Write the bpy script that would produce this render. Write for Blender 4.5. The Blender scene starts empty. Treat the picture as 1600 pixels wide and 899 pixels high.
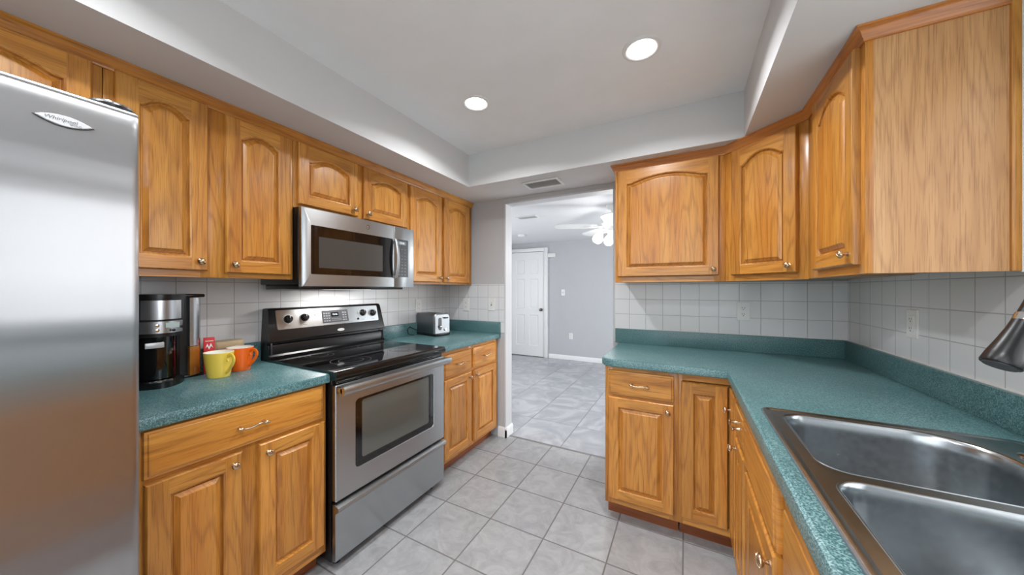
import bpy, bmesh, math, random
from mathutils import Matrix, Vector
random.seed(7)
PI = math.pi
SC = bpy.context.scene
COL = SC.collection

# ------------------------------------------------------------------ camera, world, exposure, big lights
cam_d = bpy.data.cameras.new('camera'); cam = bpy.data.objects.new('camera', cam_d); COL.objects.link(cam)
cam.location = (0, 0, 1.3035); cam.rotation_euler = (PI/2, 0, 0.4879)
cam_d.sensor_width = 36.0; cam_d.lens = 509.95*36/1600; cam_d.shift_y = 3.27/1600; cam_d.clip_start = 0.02
SC.camera = cam
SC.view_settings.view_transform = 'Standard'; SC.view_settings.look = 'None'
SC.view_settings.gamma = 1.0; SC.view_settings.use_curve_mapping = False
SC.view_settings.exposure = 0.68
world = bpy.data.worlds.new('sky'); SC.world = world; world.use_nodes = True
bg = world.node_tree.nodes['Background']; bg.inputs[0].default_value = (0.86, 0.93, 1.0, 1); bg.inputs[1].default_value = 1.6
LAMP_W = 6.0       # each recessed lamp
FILL_W = 92.0      # added fill light from behind the camera
def area_light(name, loc, rot, sx, sy, power, color=(1, 1, 1), parent=None, shape='RECTANGLE', spread=None):
    d = bpy.data.lights.new(name, 'AREA'); d.shape = shape; d.size = sx; d.size_y = sy; d.energy = power; d.color = color
    if spread: d.spread = spread
    o = bpy.data.objects.new(name, d); COL.objects.link(o); o.location = loc; o.rotation_euler = rot
    if parent: o.parent = parent
    return o
area_light('fill_behind_camera', (-0.35, -2.14, 1.10), (PI/2+0.62, 0, PI), 2.2, 1.8, FILL_W, (0.955, 0.98, 1))  # added fill, tilted up to lighten the ceiling
area_light('daylight_sink_window', (0.87, 0.72, 1.56), (0, PI/2, 0), 0.9, 1.0, 4.2, (0.955, 0.98, 1))
area_light('fill_living_room', (1.77, 4.2, 1.28), (0, PI/2, 0), 1.5, 1.9, 40, (0.955, 0.98, 1))  # unseen fill lamp, added to brighten the living room
area_light('fill_living_room', (-3.77, 3.4, 1.3), (0, -PI/2, 0), 1.3, 1.1, 25, (0.955, 0.98, 1))  # second added fill for the living room, out of view

# room measures (metres; camera stands at x=0 y=0)
XL, XR, YB, YN = -2.084, 0.8156, 2.514, -2.2
ZC, ZS = 2.353, 2.105            # ceiling, soffit underside
ZF, YF = 2.21, 5.85              # living room ceiling and far wall

# ------------------------------------------------------------------ materials
def srgb(r, g, b):
    f = lambda c: (c/255/12.92) if c/255 <= 0.04045 else ((c/255+0.055)/1.055)**2.4
    return (f(r), f(g), f(b), 1.0)
MATS = {}
def mat(name):
    m = bpy.data.materials.new(name); m.use_nodes = True; MATS[name] = m
    nt = m.node_tree; return m, nt, nt.nodes['Principled BSDF']
def N(nt, kind, **kw):
    n = nt.nodes.new(kind)
    for k, v in kw.items(): setattr(n, k, v)
    return n
def L(nt, a, b): nt.links.new(a, b)
def ramp(nt, fac, stops):
    r = N(nt, 'ShaderNodeValToRGB'); cr = r.color_ramp
    while len(cr.elements) < len(stops): cr.elements.new(0.5)
    for e, (p, c) in zip(cr.elements, stops): e.position = p; e.color = c
    L(nt, fac, r.inputs[0]); return r.outputs[0]
def mathn(nt, op, a, b=None, c=None):
    n = N(nt, 'ShaderNodeMath', operation=op)
    for i, v in enumerate((a, b, c)):
        if v is None: continue
        if isinstance(v, (int, float)): n.inputs[i].default_value = v
        else: L(nt, v, n.inputs[i])
    return n.outputs[0]
def bump(nt, p, h, strength=0.2, dist=0.002):
    b = N(nt, 'ShaderNodeBump'); b.inputs['Strength'].default_value = strength; b.inputs['Distance'].default_value = dist
    L(nt, h, b.inputs['Height']); L(nt, b.outputs[0], p.inputs['Normal'])
def plain(name, col, rough=0.5, metal=0.0, noise=0.0, scale=40, bumps=0.0, coat=0.0, spec=0.5, emit=None, es=0):
    m, nt, p = mat(name)
    p.inputs['Base Color'].default_value = col; p.inputs['Roughness'].default_value = rough
    p.inputs['Metallic'].default_value = metal; p.inputs['Coat Weight'].default_value = coat
    p.inputs['Specular IOR Level'].default_value = spec
    tc = N(nt, 'ShaderNodeTexCoord'); nz = N(nt, 'ShaderNodeTexNoise'); nz.inputs['Scale'].default_value = scale
    nz.inputs['Detail'].default_value = 4; L(nt, tc.outputs['Object'], nz.inputs[0])
    if noise > 0:
        d = tuple(c*(1-noise) for c in col[:3])+(1,); l = tuple(min(1, c*(1+noise)) for c in col[:3])+(1,)
        L(nt, ramp(nt, nz.outputs[0], [(0.3, d), (0.7, l)]), p.inputs['Base Color'])
    if bumps > 0: bump(nt, p, nz.outputs[0], bumps)
    if emit: p.inputs['Emission Color'].default_value = emit; p.inputs['Emission Strength'].default_value = es
    return m
def wood(name, light, mid, dark, grain=0.5, rough=0.32, ring=0.5, freq=60.0):
    m, nt, p = mat(name)
    tc = N(nt, 'ShaderNodeTexCoord'); at = N(nt, 'ShaderNodeAttribute', attribute_name='wd')
    sp = N(nt, 'ShaderNodeSeparateColor'); L(nt, at.outputs['Color'], sp.inputs[0])
    sx = N(nt, 'ShaderNodeSeparateXYZ'); L(nt, tc.outputs['Object'], sx.inputs[0])
    oi = N(nt, 'ShaderNodeObjectInfo')
    off = mathn(nt, 'ADD', mathn(nt, 'MULTIPLY', sp.outputs[0], 37.0), mathn(nt, 'MULTIPLY', oi.outputs['Random'], 53.0))
    across = mathn(nt, 'ADD', sx.outputs[0], sx.outputs[1])
    # u = across the grain, v = along the grain
    def mix(a, b): 
        n = N(nt, 'ShaderNodeMix'); L(nt, sp.outputs[1], n.inputs[0]); L(nt, a, n.inputs[2]); L(nt, b, n.inputs[3]); return n.outputs[0]
    u = mix(across, sx.outputs[2]); v = mix(sx.outputs[2], across)
    def vec(su, sv, depth=0.0):
        c = N(nt, 'ShaderNodeCombineXYZ'); L(nt, mathn(nt, 'ADD', mathn(nt, 'MULTIPLY', u, su), off), c.inputs[0])
        L(nt, mathn(nt, 'MULTIPLY', v, sv), c.inputs[1]); L(nt, mathn(nt, 'ADD', off, depth), c.inputs[2]); return c.outputs[0]
    warp = N(nt, 'ShaderNodeTexNoise'); warp.inputs['Scale'].default_value = 1; warp.inputs['Detail'].default_value = 2; L(nt, vec(9, 1.0), warp.inputs[0])
    rings = N(nt, 'ShaderNodeMath', operation='SINE'); L(nt, mathn(nt, 'MULTIPLY', warp.outputs[0], freq), rings.inputs[0])
    ringf = mathn(nt, 'POWER', mathn(nt, 'MULTIPLY_ADD', rings.outputs[0], 0.5, 0.5), 4.0)
    fine = N(nt, 'ShaderNodeTexNoise'); fine.inputs['Scale'].default_value = 1; fine.inputs['Detail'].default_value = 3; L(nt, vec(330, 9), fine.inputs[0])
    big = N(nt, 'ShaderNodeTexNoise'); big.inputs['Scale'].default_value = 1; L(nt, vec(14, 0.8, 5), big.inputs[0])
    pores = ramp(nt, fine.outputs[0], [(0.50, (0, 0, 0, 1)), (0.62, (1, 1, 1, 1))])
    f1 = mathn(nt, 'MULTIPLY', mathn(nt, 'ADD', mathn(nt, 'MULTIPLY', ringf, ring), mathn(nt, 'MULTIPLY', pores, 0.5)), grain)
    c1 = ramp(nt, big.outputs[0], [(0.3, mid), (0.65, light)])
    mx = N(nt, 'ShaderNodeMix', data_type='RGBA'); L(nt, f1, mx.inputs[0]); L(nt, c1, mx.inputs[6]); mx.inputs[7].default_value = dark
    hv = N(nt, 'ShaderNodeHueSaturation'); L(nt, mx.outputs[2], hv.inputs['Color'])
    L(nt, mathn(nt, 'MULTIPLY_ADD', sp.outputs[0], 0.24, 0.88), hv.inputs['Value'])
    L(nt, hv.outputs[0], p.inputs['Base Color'])
    p.inputs['Roughness'].default_value = rough; p.inputs['Coat Weight'].default_value = 0.25; p.inputs['Coat Roughness'].default_value = 0.18
    bump(nt, p, f1, 0.12, 0.0006)
    return m
WOOD = wood('honey_oak', srgb(207, 146, 66), srgb(190, 122, 45), srgb(116, 58, 16), 0.6)
OAKV = wood('oak_veneer', srgb(208, 160, 108), srgb(194, 144, 92), srgb(138, 88, 46), 0.8, 0.5, 0.3, 60.0)
MOLD = wood('shaded_molding', srgb(196, 124, 60), srgb(178, 104, 46), srgb(110, 52, 20), 0.45)  # cabinet wood made darker and redder: shade on the right crown, painted in

def speckle(name, a, b, c, rough):
    m, nt, p = mat(name); tc = N(nt, 'ShaderNodeTexCoord')
    n1 = N(nt, 'ShaderNodeTexNoise'); n1.inputs['Scale'].default_value = 330; n1.inputs['Detail'].default_value = 2; L(nt, tc.outputs['Object'], n1.inputs[0])
    n2 = N(nt, 'ShaderNodeTexNoise'); n2.inputs['Scale'].default_value = 5; L(nt, tc.outputs['Object'], n2.inputs[0])
    s = mathn(nt, 'ADD', n1.outputs[0], mathn(nt, 'MULTIPLY_ADD', n2.outputs[0], 0.12, -0.06))
    L(nt, ramp(nt, s, [(0.36, a), (0.5, b), (0.64, c)]), p.inputs['Base Color'])
    p.inputs['Roughness'].default_value = rough; bump(nt, p, n1.outputs[0], 0.05, 0.0005); return m
TEAL = speckle('teal_laminate', srgb(46, 84, 88), srgb(74, 114, 117), srgb(126, 160, 162), 0.3)

def steel(name, col, rough, aniso=0.0, brush='h', var=0.06, tan=(0, 0, 1)):
    m, nt, p = mat(name); tc = N(nt, 'ShaderNodeTexCoord'); mp = N(nt, 'ShaderNodeMapping')
    mp.inputs['Scale'].default_value = {'h': (2, 2, 500), 'v': (500, 500, 2), 'n': (60, 60, 60)}[brush]
    L(nt, tc.outputs['Object'], mp.inputs[0]); nz = N(nt, 'ShaderNodeTexNoise'); nz.inputs['Scale'].default_value = 1; nz.inputs['Detail'].default_value = 3
    L(nt, mp.outputs[0], nz.inputs[0])
    p.inputs['Metallic'].default_value = 1; p.inputs['Base Color'].default_value = col
    L(nt, mathn(nt, 'MULTIPLY_ADD', nz.outputs[0], var*2, rough-var), p.inputs['Roughness'])
    if aniso:
        p.inputs['Anisotropic'].default_value = aniso
        tg = N(nt, 'ShaderNodeCombineXYZ'); L(nt, tg.outputs[0], p.inputs['Tangent'])
        for i in range(3): tg.inputs[i].default_value = tan[i]
    bump(nt, p, nz.outputs[0], 0.04, 0.0004); return m
STEEL = steel('brushed_steel', srgb(184, 188, 190), 0.32, 0.7)
FRIDGE = steel('fridge_steel', srgb(184, 184, 185), 0.31, 0.96, 'v', 0.02, (0, 1, 0))
SINKM = steel('sink_steel', srgb(172, 177, 180), 0.24, brush='n')
CHROME2 = plain('polished_steel', srgb(205, 208, 212), 0.26, 1.0)
CHROME = plain('chrome', srgb(215, 215, 215), 0.12, 1.0)
NICKEL = plain('satin_nickel', srgb(205, 180, 150), 0.22, 1.0)
BLACK = plain('black_plastic', srgb(17, 17, 19), 0.28, 0, spec=0.5)
GLOSS = plain('black_glass', srgb(9, 9, 11), 0.06, 0, spec=0.6, coat=0.3)
MATTE = plain('matte_black', srgb(13, 13, 15), 0.33)
DGREY = plain('dark_grey_panel', srgb(58, 60, 64), 0.3)
WINGL = plain('smoked_glass', srgb(92, 93, 88), 0.08, 0, coat=0.4)
INNER = plain('window_screen', srgb(66, 64, 61), 0.25)
MARK = plain('white_print', srgb(225, 225, 225), 0.5)
GREYP = plain('grey_print', srgb(120, 122, 124), 0.5)
INK = plain('grey_ink', srgb(90, 90, 92), 0.4)
LCD = plain('lit_display', srgb(150, 160, 165), 0.3, emit=srgb(200, 215, 225), es=0.6)
WPLAST = plain('white_plastic', srgb(228, 228, 226), 0.35)
SLOT = plain('socket_slot', srgb(60, 60, 60), 0.6)
WHITE = plain('white_trim_paint', srgb(232, 232, 232), 0.4)
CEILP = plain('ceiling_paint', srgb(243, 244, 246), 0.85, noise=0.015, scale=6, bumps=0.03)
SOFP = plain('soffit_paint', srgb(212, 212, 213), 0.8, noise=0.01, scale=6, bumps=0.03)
WALLP = plain('grey_wall_paint', srgb(186, 187, 190), 0.75, noise=0.01, scale=6, bumps=0.03)
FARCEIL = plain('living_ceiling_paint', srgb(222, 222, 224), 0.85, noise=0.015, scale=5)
EMIT = plain('lamp_lens', (1, 1, 1, 1), 0.5, emit=(1, 1, 1, 1), es=9)
GLOBE = plain('globe_glass', (1, 1, 1, 1), 0.3, emit=(1, 0.99, 0.97, 1), es=1.3)
YEL = plain('yellow_glaze', srgb(240, 208, 84), 0.18, coat=0.4)
ORA = plain('orange_glaze', srgb(234, 104, 22), 0.18, coat=0.4)
CREAM = plain('white_glaze', srgb(242, 240, 232), 0.2, coat=0.3)
RED = plain('red_card', srgb(196, 34, 38), 0.45)
TAN = plain('tan_stoneware', srgb(188, 168, 132), 0.5, noise=0.08, scale=60)
BLUE = plain('blue_glaze', srgb(40, 62, 120), 0.25, coat=0.3)
AMBER = plain('amber_reservoir', srgb(150, 92, 34), 0.15, coat=0.5)
LABEL = plain('silver_label', srgb(190, 195, 198), 0.3, 0.4)
TOASTE = plain('toaster_end', srgb(150, 153, 156), 0.38, 0.85)
TOASTG = steel('toaster_steel', srgb(120, 124, 128), 0.35)
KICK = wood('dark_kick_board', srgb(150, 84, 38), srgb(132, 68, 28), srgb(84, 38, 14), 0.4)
DIRT = plain('yard_ground', srgb(120, 130, 100), 0.9, noise=0.2, scale=3)

def tile_floor(name, pitch, ox, oy, a, b, c, groutc, rough=0.35, vein=1.0):
    m, nt, p = mat(name); ge = N(nt, 'ShaderNodeNewGeometry'); sx = N(nt, 'ShaderNodeSeparateXYZ'); L(nt, ge.outputs['Position'], sx.inputs[0])
    g = 0.0035/pitch
    def cell(o, off):
        t = mathn(nt, 'DIVIDE', mathn(nt, 'SUBTRACT', o, off), pitch); fr = mathn(nt, 'FRACT', t); fl = mathn(nt, 'FLOOR', t)
        d = mathn(nt, 'MINIMUM', fr, mathn(nt, 'SUBTRACT', 1.0, fr)); return d, fl
    dx, fx = cell(sx.outputs[0], ox); dy, fy = cell(sx.outputs[1], oy)
    d = mathn(nt, 'MINIMUM', dx, dy)
    mask = N(nt, 'ShaderNodeMapRange'); L(nt, d, mask.inputs[0]); mask.inputs[1].default_value = g*0.7; mask.inputs[2].default_value = g*1.3
    idn = mathn(nt, 'ADD', mathn(nt, 'MULTIPLY', fx, 3.17), mathn(nt, 'MULTIPLY', fy, 7.31))
    cv = N(nt, 'ShaderNodeCombineXYZ'); L(nt, sx.outputs[0], cv.inputs[0]); L(nt, sx.outputs[1], cv.inputs[1]); L(nt, idn, cv.inputs[2])
    nz = N(nt, 'ShaderNodeTexNoise'); nz.inputs['Scale'].default_value = 10 if vein == 1 else 2.2; nz.inputs['Detail'].default_value = 9 if vein == 1 else 5; nz.inputs['Roughness'].default_value = 0.68 if vein == 1 else 0.5; nz.inputs['Distortion'].default_value = 1.2*vein
    L(nt, cv.outputs[0], nz.inputs[0])
    wn = N(nt, 'ShaderNodeTexWhiteNoise', noise_dimensions='1D'); L(nt, idn, wn.inputs['W'])
    s = mathn(nt, 'ADD', nz.outputs[0], mathn(nt, 'MULTIPLY_ADD', wn.outputs[0], 0.06, -0.03))
    col = ramp(nt, s, [(0.34, a), (0.5, b), (0.62, c)])
    mx = N(nt, 'ShaderNodeMix', data_type='RGBA'); L(nt, mask.outputs[0], mx.inputs[0]); mx.inputs[6].default_value = groutc; L(nt, col, mx.inputs[7])
    L(nt, mx.outputs[2], p.inputs['Base Color'])
    L(nt, mathn(nt, 'MULTIPLY_ADD', mask.outputs[0], rough-0.8, 0.8), p.inputs['Roughness'])
    h = mathn(nt, 'ADD', mask.outputs[0], mathn(nt, 'MULTIPLY', nz.outputs[0], 0.25)); bump(nt, p, h, 0.25, 0.002)
    return m
FLOORM = tile_floor('grey_floor_tile', 0.3231, -1.302, 1.583, srgb(146, 147, 149), srgb(158, 159, 161), srgb(168, 169, 171), srgb(112, 110, 108), 0.34)
FLOOR2 = tile_floor('marbled_floor_tile', 0.4585, -1.371, 2.572, srgb(156, 158, 162), srgb(166, 167, 171), srgb(178, 179, 183), srgb(118, 118, 120), 0.22, 2.5)

def wall_tile(name, axis, phase):
    m, nt, p = mat(name); ge = N(nt, 'ShaderNodeNewGeometry'); sx = N(nt, 'ShaderNodeSeparateXYZ'); L(nt, ge.outputs['Position'], sx.inputs[0])
    def cell(o, off, pitch):
        t = mathn(nt, 'DIVIDE', mathn(nt, 'SUBTRACT', o, off), pitch); fr = mathn(nt, 'FRACT', t)
        return mathn(nt, 'MINIMUM', fr, mathn(nt, 'SUBTRACT', 1.0, fr)), mathn(nt, 'FLOOR', t)
    d1, f1 = cell(sx.outputs[axis], phase, 0.1105); d2, f2 = cell(sx.outputs[2], 1.016, 0.1085)
    d = mathn(nt, 'MINIMUM', d1, d2); mr = N(nt, 'ShaderNodeMapRange'); L(nt, d, mr.inputs[0]); mr.inputs[1].default_value = 0.008; mr.inputs[2].default_value = 0.02
    mr.interpolation_type = 'SMOOTHSTEP'
    mx = N(nt, 'ShaderNodeMix', data_type='RGBA'); L(nt, mr.outputs[0], mx.inputs[0]); mx.inputs[6].default_value = srgb(176, 176, 177); mx.inputs[7].default_value = srgb(222, 223, 225)
    L(nt, mx.outputs[2], p.inputs['Base Color']); p.inputs['Roughness'].default_value = 0.16
    wn = N(nt, 'ShaderNodeTexWhiteNoise', noise_dimensions='2D'); cv = N(nt, 'ShaderNodeCombineXYZ'); L(nt, f1, cv.inputs[0]); L(nt, f2, cv.inputs[1]); L(nt, cv.outputs[0], wn.inputs['Vector'])
    bump(nt, p, mr.outputs[0], 0.5, 0.0012); return m
TILEX = wall_tile('back_wall_tile', 0, 0.745); TILEY = wall_tile('side_wall_tile', 1, 1.93)

# clear pane
m, nt, p = mat('window_pane'); GLASS = m
tr = N(nt, 'ShaderNodeBsdfTransparent'); gl = N(nt, 'ShaderNodeBsdfGlossy'); gl.inputs['Roughness'].default_value = 0.02
fr = N(nt, 'ShaderNodeFresnel'); ms = N(nt, 'ShaderNodeMixShader'); L(nt, fr.outputs[0], ms.inputs[0]); L(nt, tr.outputs[0], ms.inputs[1]); L(nt, gl.outputs[0], ms.inputs[2])
L(nt, ms.outputs[0], nt.nodes['Material Output'].inputs[0])

# ------------------------------------------------------------------ mesh builder
class MB:
    def __init__(s): s.v = []; s.f = []; s.m = []; s.mats = []; s.w = []; s.sm = []
    def raw(s, vs, fs, m, t=None, h=0, smooth=False, M=None):
        if m not in s.mats: s.mats.append(m)
        if t is None: t = random.random()
        o = len(s.v); s.v += [tuple(M @ Vector(q)) if M else tuple(q) for q in vs]
        for f in fs: s.f.append([o+i for i in f]); s.m.append(s.mats.index(m)); s.w.append((t, float(h))); s.sm.append(smooth)
        return s
    def box(s, x0, x1, y0, y1, z0, z1, m, bev=0.0, t=None, h=0, seg=2, M=None):
        if bev <= 0:
            vs = [(x, y, z) for z in (z0, z1) for y in (y0, y1) for x in (x0, x1)]
            return s.raw(vs, [(0, 2, 3, 1), (4, 5, 7, 6), (0, 1, 5, 4), (2, 6, 7, 3), (0, 4, 6, 2), (1, 3, 7, 5)], m, t, h, False, M)
        b = bmesh.new(); bmesh.ops.create_cube(b, size=1.0)
        for v in b.verts: v.co = Vector(((x0+x1)/2+v.co.x*(x1-x0), (y0+y1)/2+v.co.y*(y1-y0), (z0+z1)/2+v.co.z*(z1-z0)))
        bmesh.ops.bevel(b, geom=b.edges[:], offset=min(bev, (x1-x0)*.49, (y1-y0)*.49, (z1-z0)*.49), segments=seg, profile=0.5, affect='EDGES')
        b.verts.ensure_lookup_table(); vs = [tuple(v.co) for v in b.verts]; fs = [[v.index for v in f.verts] for f in b.faces]; b.free()
        return s.raw(vs, fs, m, t, h, seg > 2, M)
    def loft(s, rings, m, cap0=True, cap1=True, smooth=True, t=None, h=0, M=None, closed=True):
        n = len(rings[0]); vs = [p for r in rings for p in r]; fs = []
        for i in range(len(rings)-1):
            for j in range(n if closed else n-1):
                k = (j+1) % n; fs.append((i*n+j, i*n+k, (i+1)*n+k, (i+1)*n+j))
        s.raw(vs, fs, m, t, h, smooth, M)
        if cap0: s.raw(rings[0], [list(range(n))[::-1]], m, t, h, False, M)
        if cap1: s.raw(rings[-1], [list(range(n))], m, t, h, False, M)
        return s
    def lathe(s, prof, m, n=24, M=None, smooth=True, cap0=True, cap1=True, ex=1.0, ey=1.0):
        rings = [[(max(r, 1e-5)*math.cos(2*PI*k/n)*ex, max(r, 1e-5)*math.sin(2*PI*k/n)*ey, z) for k in range(n)] for r, z in prof]
        return s.loft(rings, m, cap0, cap1, smooth, 0.5, 0, M)
    def tube(s, path, rad, m, n=10, M=None, flat=1.0, caps=True):
        P = [Vector(p) for p in path]; rings = []
        if isinstance(rad, (int, float)): rad = [rad]*len(P)
        ref = Vector((0, 0, 1)); 
        if abs((P[-1]-P[0]).normalized().z) > 0.9: ref = Vector((0, 1, 0))
        for i, q in enumerate(P):
            d = (P[min(i+1, len(P)-1)]-P[max(i-1, 0)]).normalized()
            a = d.cross(ref); a = a.normalized() if a.length > 1e-4 else Vector((1, 0, 0)); b = a.cross(d).normalized(); ref = b
            rings.append([tuple(q+a*math.cos(2*PI*k/n)*rad[i]+b*math.sin(2*PI*k/n)*rad[i]*flat) for k in range(n)])
        return s.loft(rings, m, caps, caps, True, 0.5, 0, M)
    def prism(s, pts, a0, a1, m, axis='x', t=None, h=0, M=None, smooth=False):
        # pts in the plane across the axis
        if axis == 'x': r = [[(a, p[0], p[1]) for p in pts] for a in (a0, a1)]
        elif axis == 'y': r = [[(p[0], a, p[1]) for p in pts] for a in (a0, a1)]
        else: r = [[(p[0], p[1], a) for p in pts] for a in (a0, a1)]
        return s.loft(r, m, True, True, smooth, t, h, M)
    def mesh(s, name):
        me = bpy.data.meshes.new(name); me.from_pydata(s.v, [], s.f); me.update()
        for m in s.mats: me.materials.append(m)
        me.polygons.foreach_set('material_index', s.m); me.polygons.foreach_set('use_smooth', s.sm)
        ca = me.color_attributes.new('wd', 'FLOAT_COLOR', 'CORNER'); buf = []
        for p, (t, h) in zip(me.polygons, s.w): buf += [t, h, 0, 1]*p.loop_total
        ca.data.foreach_set('color', buf)
        b = bmesh.new(); b.from_mesh(me); bmesh.ops.recalc_face_normals(b, faces=b.faces); b.to_mesh(me); b.free()
        me.set_sharp_from_angle(angle=math.radians(38))
        return me
def link(name, me, parent=None, loc=(0, 0, 0), rot=(0, 0, 0)):
    o = bpy.data.objects.new(name, me); COL.objects.link(o); o.location = loc; o.rotation_euler = rot
    if parent is not None: o.parent = parent
    return o
def part(name, mb, parent=None, loc=(0, 0, 0), rot=(0, 0, 0)): return link(name, mb.mesh(name), parent, loc, rot)
def tag(o, label, cat, group=None):
    o['label'] = label; o['category'] = cat
    if group: o['group'] = group
    return o
def thing(name, label, cat, loc=(0, 0, 0), rz=0, group=None): return tag(link(name, None, None, loc, (0, 0, rz)), label, cat, group)
def struct(name, mb, parent=None):
    o = part(name, mb, parent)
    if parent is None: o['kind'] = 'structure'
    return o
def text_mesh(txt, size, m, ext=0.0004, align='CENTER', shear=0.0):
    c = bpy.data.curves.new('lettering', 'FONT'); c.body = txt; c.size = size; c.extrude = ext; c.align_x = align; c.align_y = 'CENTER'; c.shear = shear
    o = bpy.data.objects.new('lettering', c); COL.objects.link(o); dg = bpy.context.evaluated_depsgraph_get()
    me = bpy.data.meshes.new_from_object(o.evaluated_get(dg)); bpy.data.objects.remove(o); me.materials.clear(); me.materials.append(m); return me
def rrect(x0, x1, z0, z1, r, n=6):
    pts = []
    for cx, cz, a0 in ((x1-r, z0+r, -PI/2), (x1-r, z1-r, 0), (x0+r, z1-r, PI/2), (x0+r, z0+r, PI)):
        for k in range(n+1): a = a0+PI/2*k/n; pts.append((cx+r*math.cos(a), cz+r*math.sin(a)))
    return pts
def panelpl(mb, x0, x1, z0, z1, y0, y1, r, m, n=6, bev=0.0):
    # rounded slab facing -y: back at y1, front at y0
    rings = [[(a, y1, b) for a, b in rrect(x0, x1, z0, z1, r, n)], [(a, y0+bev, b) for a, b in rrect(x0, x1, z0, z1, r, n)]]
    if bev: rings.append([(a, y0, b) for a, b in rrect(x0+bev, x1-bev, z0+bev, z1-bev, max(r-bev, 0.0005), n)])
    mb.loft(rings, m, smooth=False); return mb
RX = Matrix.Rotation(PI/2, 4, 'X')       # local z -> -y
def bowed(mb, x0, x1, z0, z1, yb, yf, bulge, m, nx=10, edge=0.006):
    # slab with front bulging towards -y
    def ring(ins, y, bl):
        pts = []
        for k in range(nx+1): u = k/nx*2-1; pts.append((x0+ins+(x1-x0-2*ins)*k/nx, y-bl*(1-u*u), z0+ins))
        for k in range(nx, -1, -1): u = k/nx*2-1; pts.append((x0+ins+(x1-x0-2*ins)*k/nx, y-bl*(1-u*u), z1-ins))
        return pts
    R = [ring(0, yb, 0), ring(0, yf+edge, bulge), ring(edge*.3, yf+edge*.3, bulge), ring(edge, yf, bulge)]
    mb.loft(R, m, True, False, False)
    fr = R[-1]; n = nx+1
    mb.raw(fr, [(k, k+1, 2*n-2-k, 2*n-1-k) for k in range(nx)], m, 0.5, 0, True)
    return mb

# ------------------------------------------------------------------ room shell
fl = MB().box(-3.9, 1.9, YN-0.1, 2.568, -0.06, 0, FLOORM); struct('floor', fl)
fl = MB().box(-3.9, 1.9, 2.568, YF+0.1, -0.06, 0, FLOOR2); struct('floor', fl)
struct('ceiling', MB().box(XL-0.1, XR+0.1, YN-0.1, YB+0.02, ZC, ZC+0.1, CEILP))
struct('ceiling', MB().box(-3.9, 1.9, YB+0.11, YF+0.1, ZF, ZF+0.1, FARCEIL))
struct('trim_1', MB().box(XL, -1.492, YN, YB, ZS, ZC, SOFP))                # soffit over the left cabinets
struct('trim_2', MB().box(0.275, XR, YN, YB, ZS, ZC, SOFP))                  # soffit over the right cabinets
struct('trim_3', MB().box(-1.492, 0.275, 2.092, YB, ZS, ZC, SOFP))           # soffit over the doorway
struct('wall_left', MB().box(XL-0.1, XL, YN-0.1, YB+0.12, 0, ZC, WALLP))
w = MB()
for a in ((YN-0.1, 0.2, 0, ZC), (1.25, YB+0.12, 0, ZC), (0.2, 1.25, 0, 1.05), (0.2, 1.25, 2.04, ZC)): w.box(XR, XR+0.12, a[0], a[1], a[2], a[3], WALLP)
struct('wall_right', w)
DX0, DX1, DZ = -1.398, -0.475, 2.058
w = MB().box(XL, DX0, YB, YB+0.11, 0, ZC, WALLP).box(DX1, XR, YB, YB+0.11, 0, ZC, WALLP).box(DX0, DX1, YB, YB+0.11, DZ, ZC, WALLP)
struct('wall_back', w)
w = MB().box(XL, -1.5, YN-0.1, YN, 0, ZC, WALLP).box(0.75, XR, YN-0.1, YN, 0, ZC, WALLP).box(-1.5, 0.75, YN-0.1, YN, 2.15, ZC, WALLP)
struct('wall_near', w)
# living room shell
w = MB().box(-3.9, 1.9, YF, YF+0.1, 0, ZF, WALLP); struct('wall_far', w)
w = MB()
for a in ((YB, 2.8, 0, ZF), (4.0, YF, 0, ZF), (2.8, 4.0, 0, 0.6), (2.8, 4.0, 2.0, ZF)): w.box(-3.9, -3.8, a[0], a[1], a[2], a[3], WALLP)
struct('wall_living_left', w)
w = MB()
for a in ((YB, 3.2, 0, ZF), (5.2, YF, 0, ZF), (3.2, 5.2, 0, 0.5), (3.2, 5.2, 2.08, ZF)): w.box(1.8, 1.9, a[0], a[1], a[2], a[3], WALLP)
struct('wall_living_right', w)
struct('wall_living_near', MB().box(-3.9, XL, YB+0.01, YB+0.11, 0, ZF, WALLP).box(XR, 1.9, YB+0.01, YB+0.11, 0, ZF, WALLP))
# doorway metal corner beads / jamb lining (painted white)
JAMB = plain('jamb_paint', srgb(205, 206, 208), 0.5)
t = MB().box(DX0-0.002, DX0+0.002, YB-0.002, YB+0.11, 0, DZ, JAMB).box(DX1-0.002, DX1+0.002, YB-0.004, YB+0.11, 0.0, DZ, JAMB).box(DX0, DX1, YB-0.002, YB+0.11, DZ-0.002, DZ+0.002, JAMB)
t.box(DX0-0.012, DX0, YB-0.003, YB, 0, DZ+0.012, JAMB, .001).box(DX0-0.012, DX1, YB-0.003, YB, DZ, DZ+0.012, JAMB, .001).box(DX1, DX1+0.018, YB-0.003, YB, 0.92, DZ, JAMB, .001)
struct('trim_4', t)
def basep(h=0.09, d=0.013): return [(0, 0), (-d, 0), (-d, h*0.75), (-d*0.5, h*0.92), (0, h)]
struct('baseboard_back', MB().prism([(YB+a, b) for a, b in basep()], -1.47, DX0+0.013, WHITE, 'x').prism([(DX0-a, b) for a, b in basep()], YB-0.013, YB+0.12, WHITE, 'y'))
struct('baseboard_far', MB().prism([(YF+a, b) for a, b in basep(0.08)], -2.31, 1.8, WHITE, 'x').prism([(YF+a, b) for a, b in basep(0.08)], -3.8, -3.18, WHITE, 'x'))
struct('trim_5', MB().box(DX0, DX1, 2.560, 2.575, -0.002, 0.0008, plain('threshold_grout', srgb(120, 118, 116), 0.7)))
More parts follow.
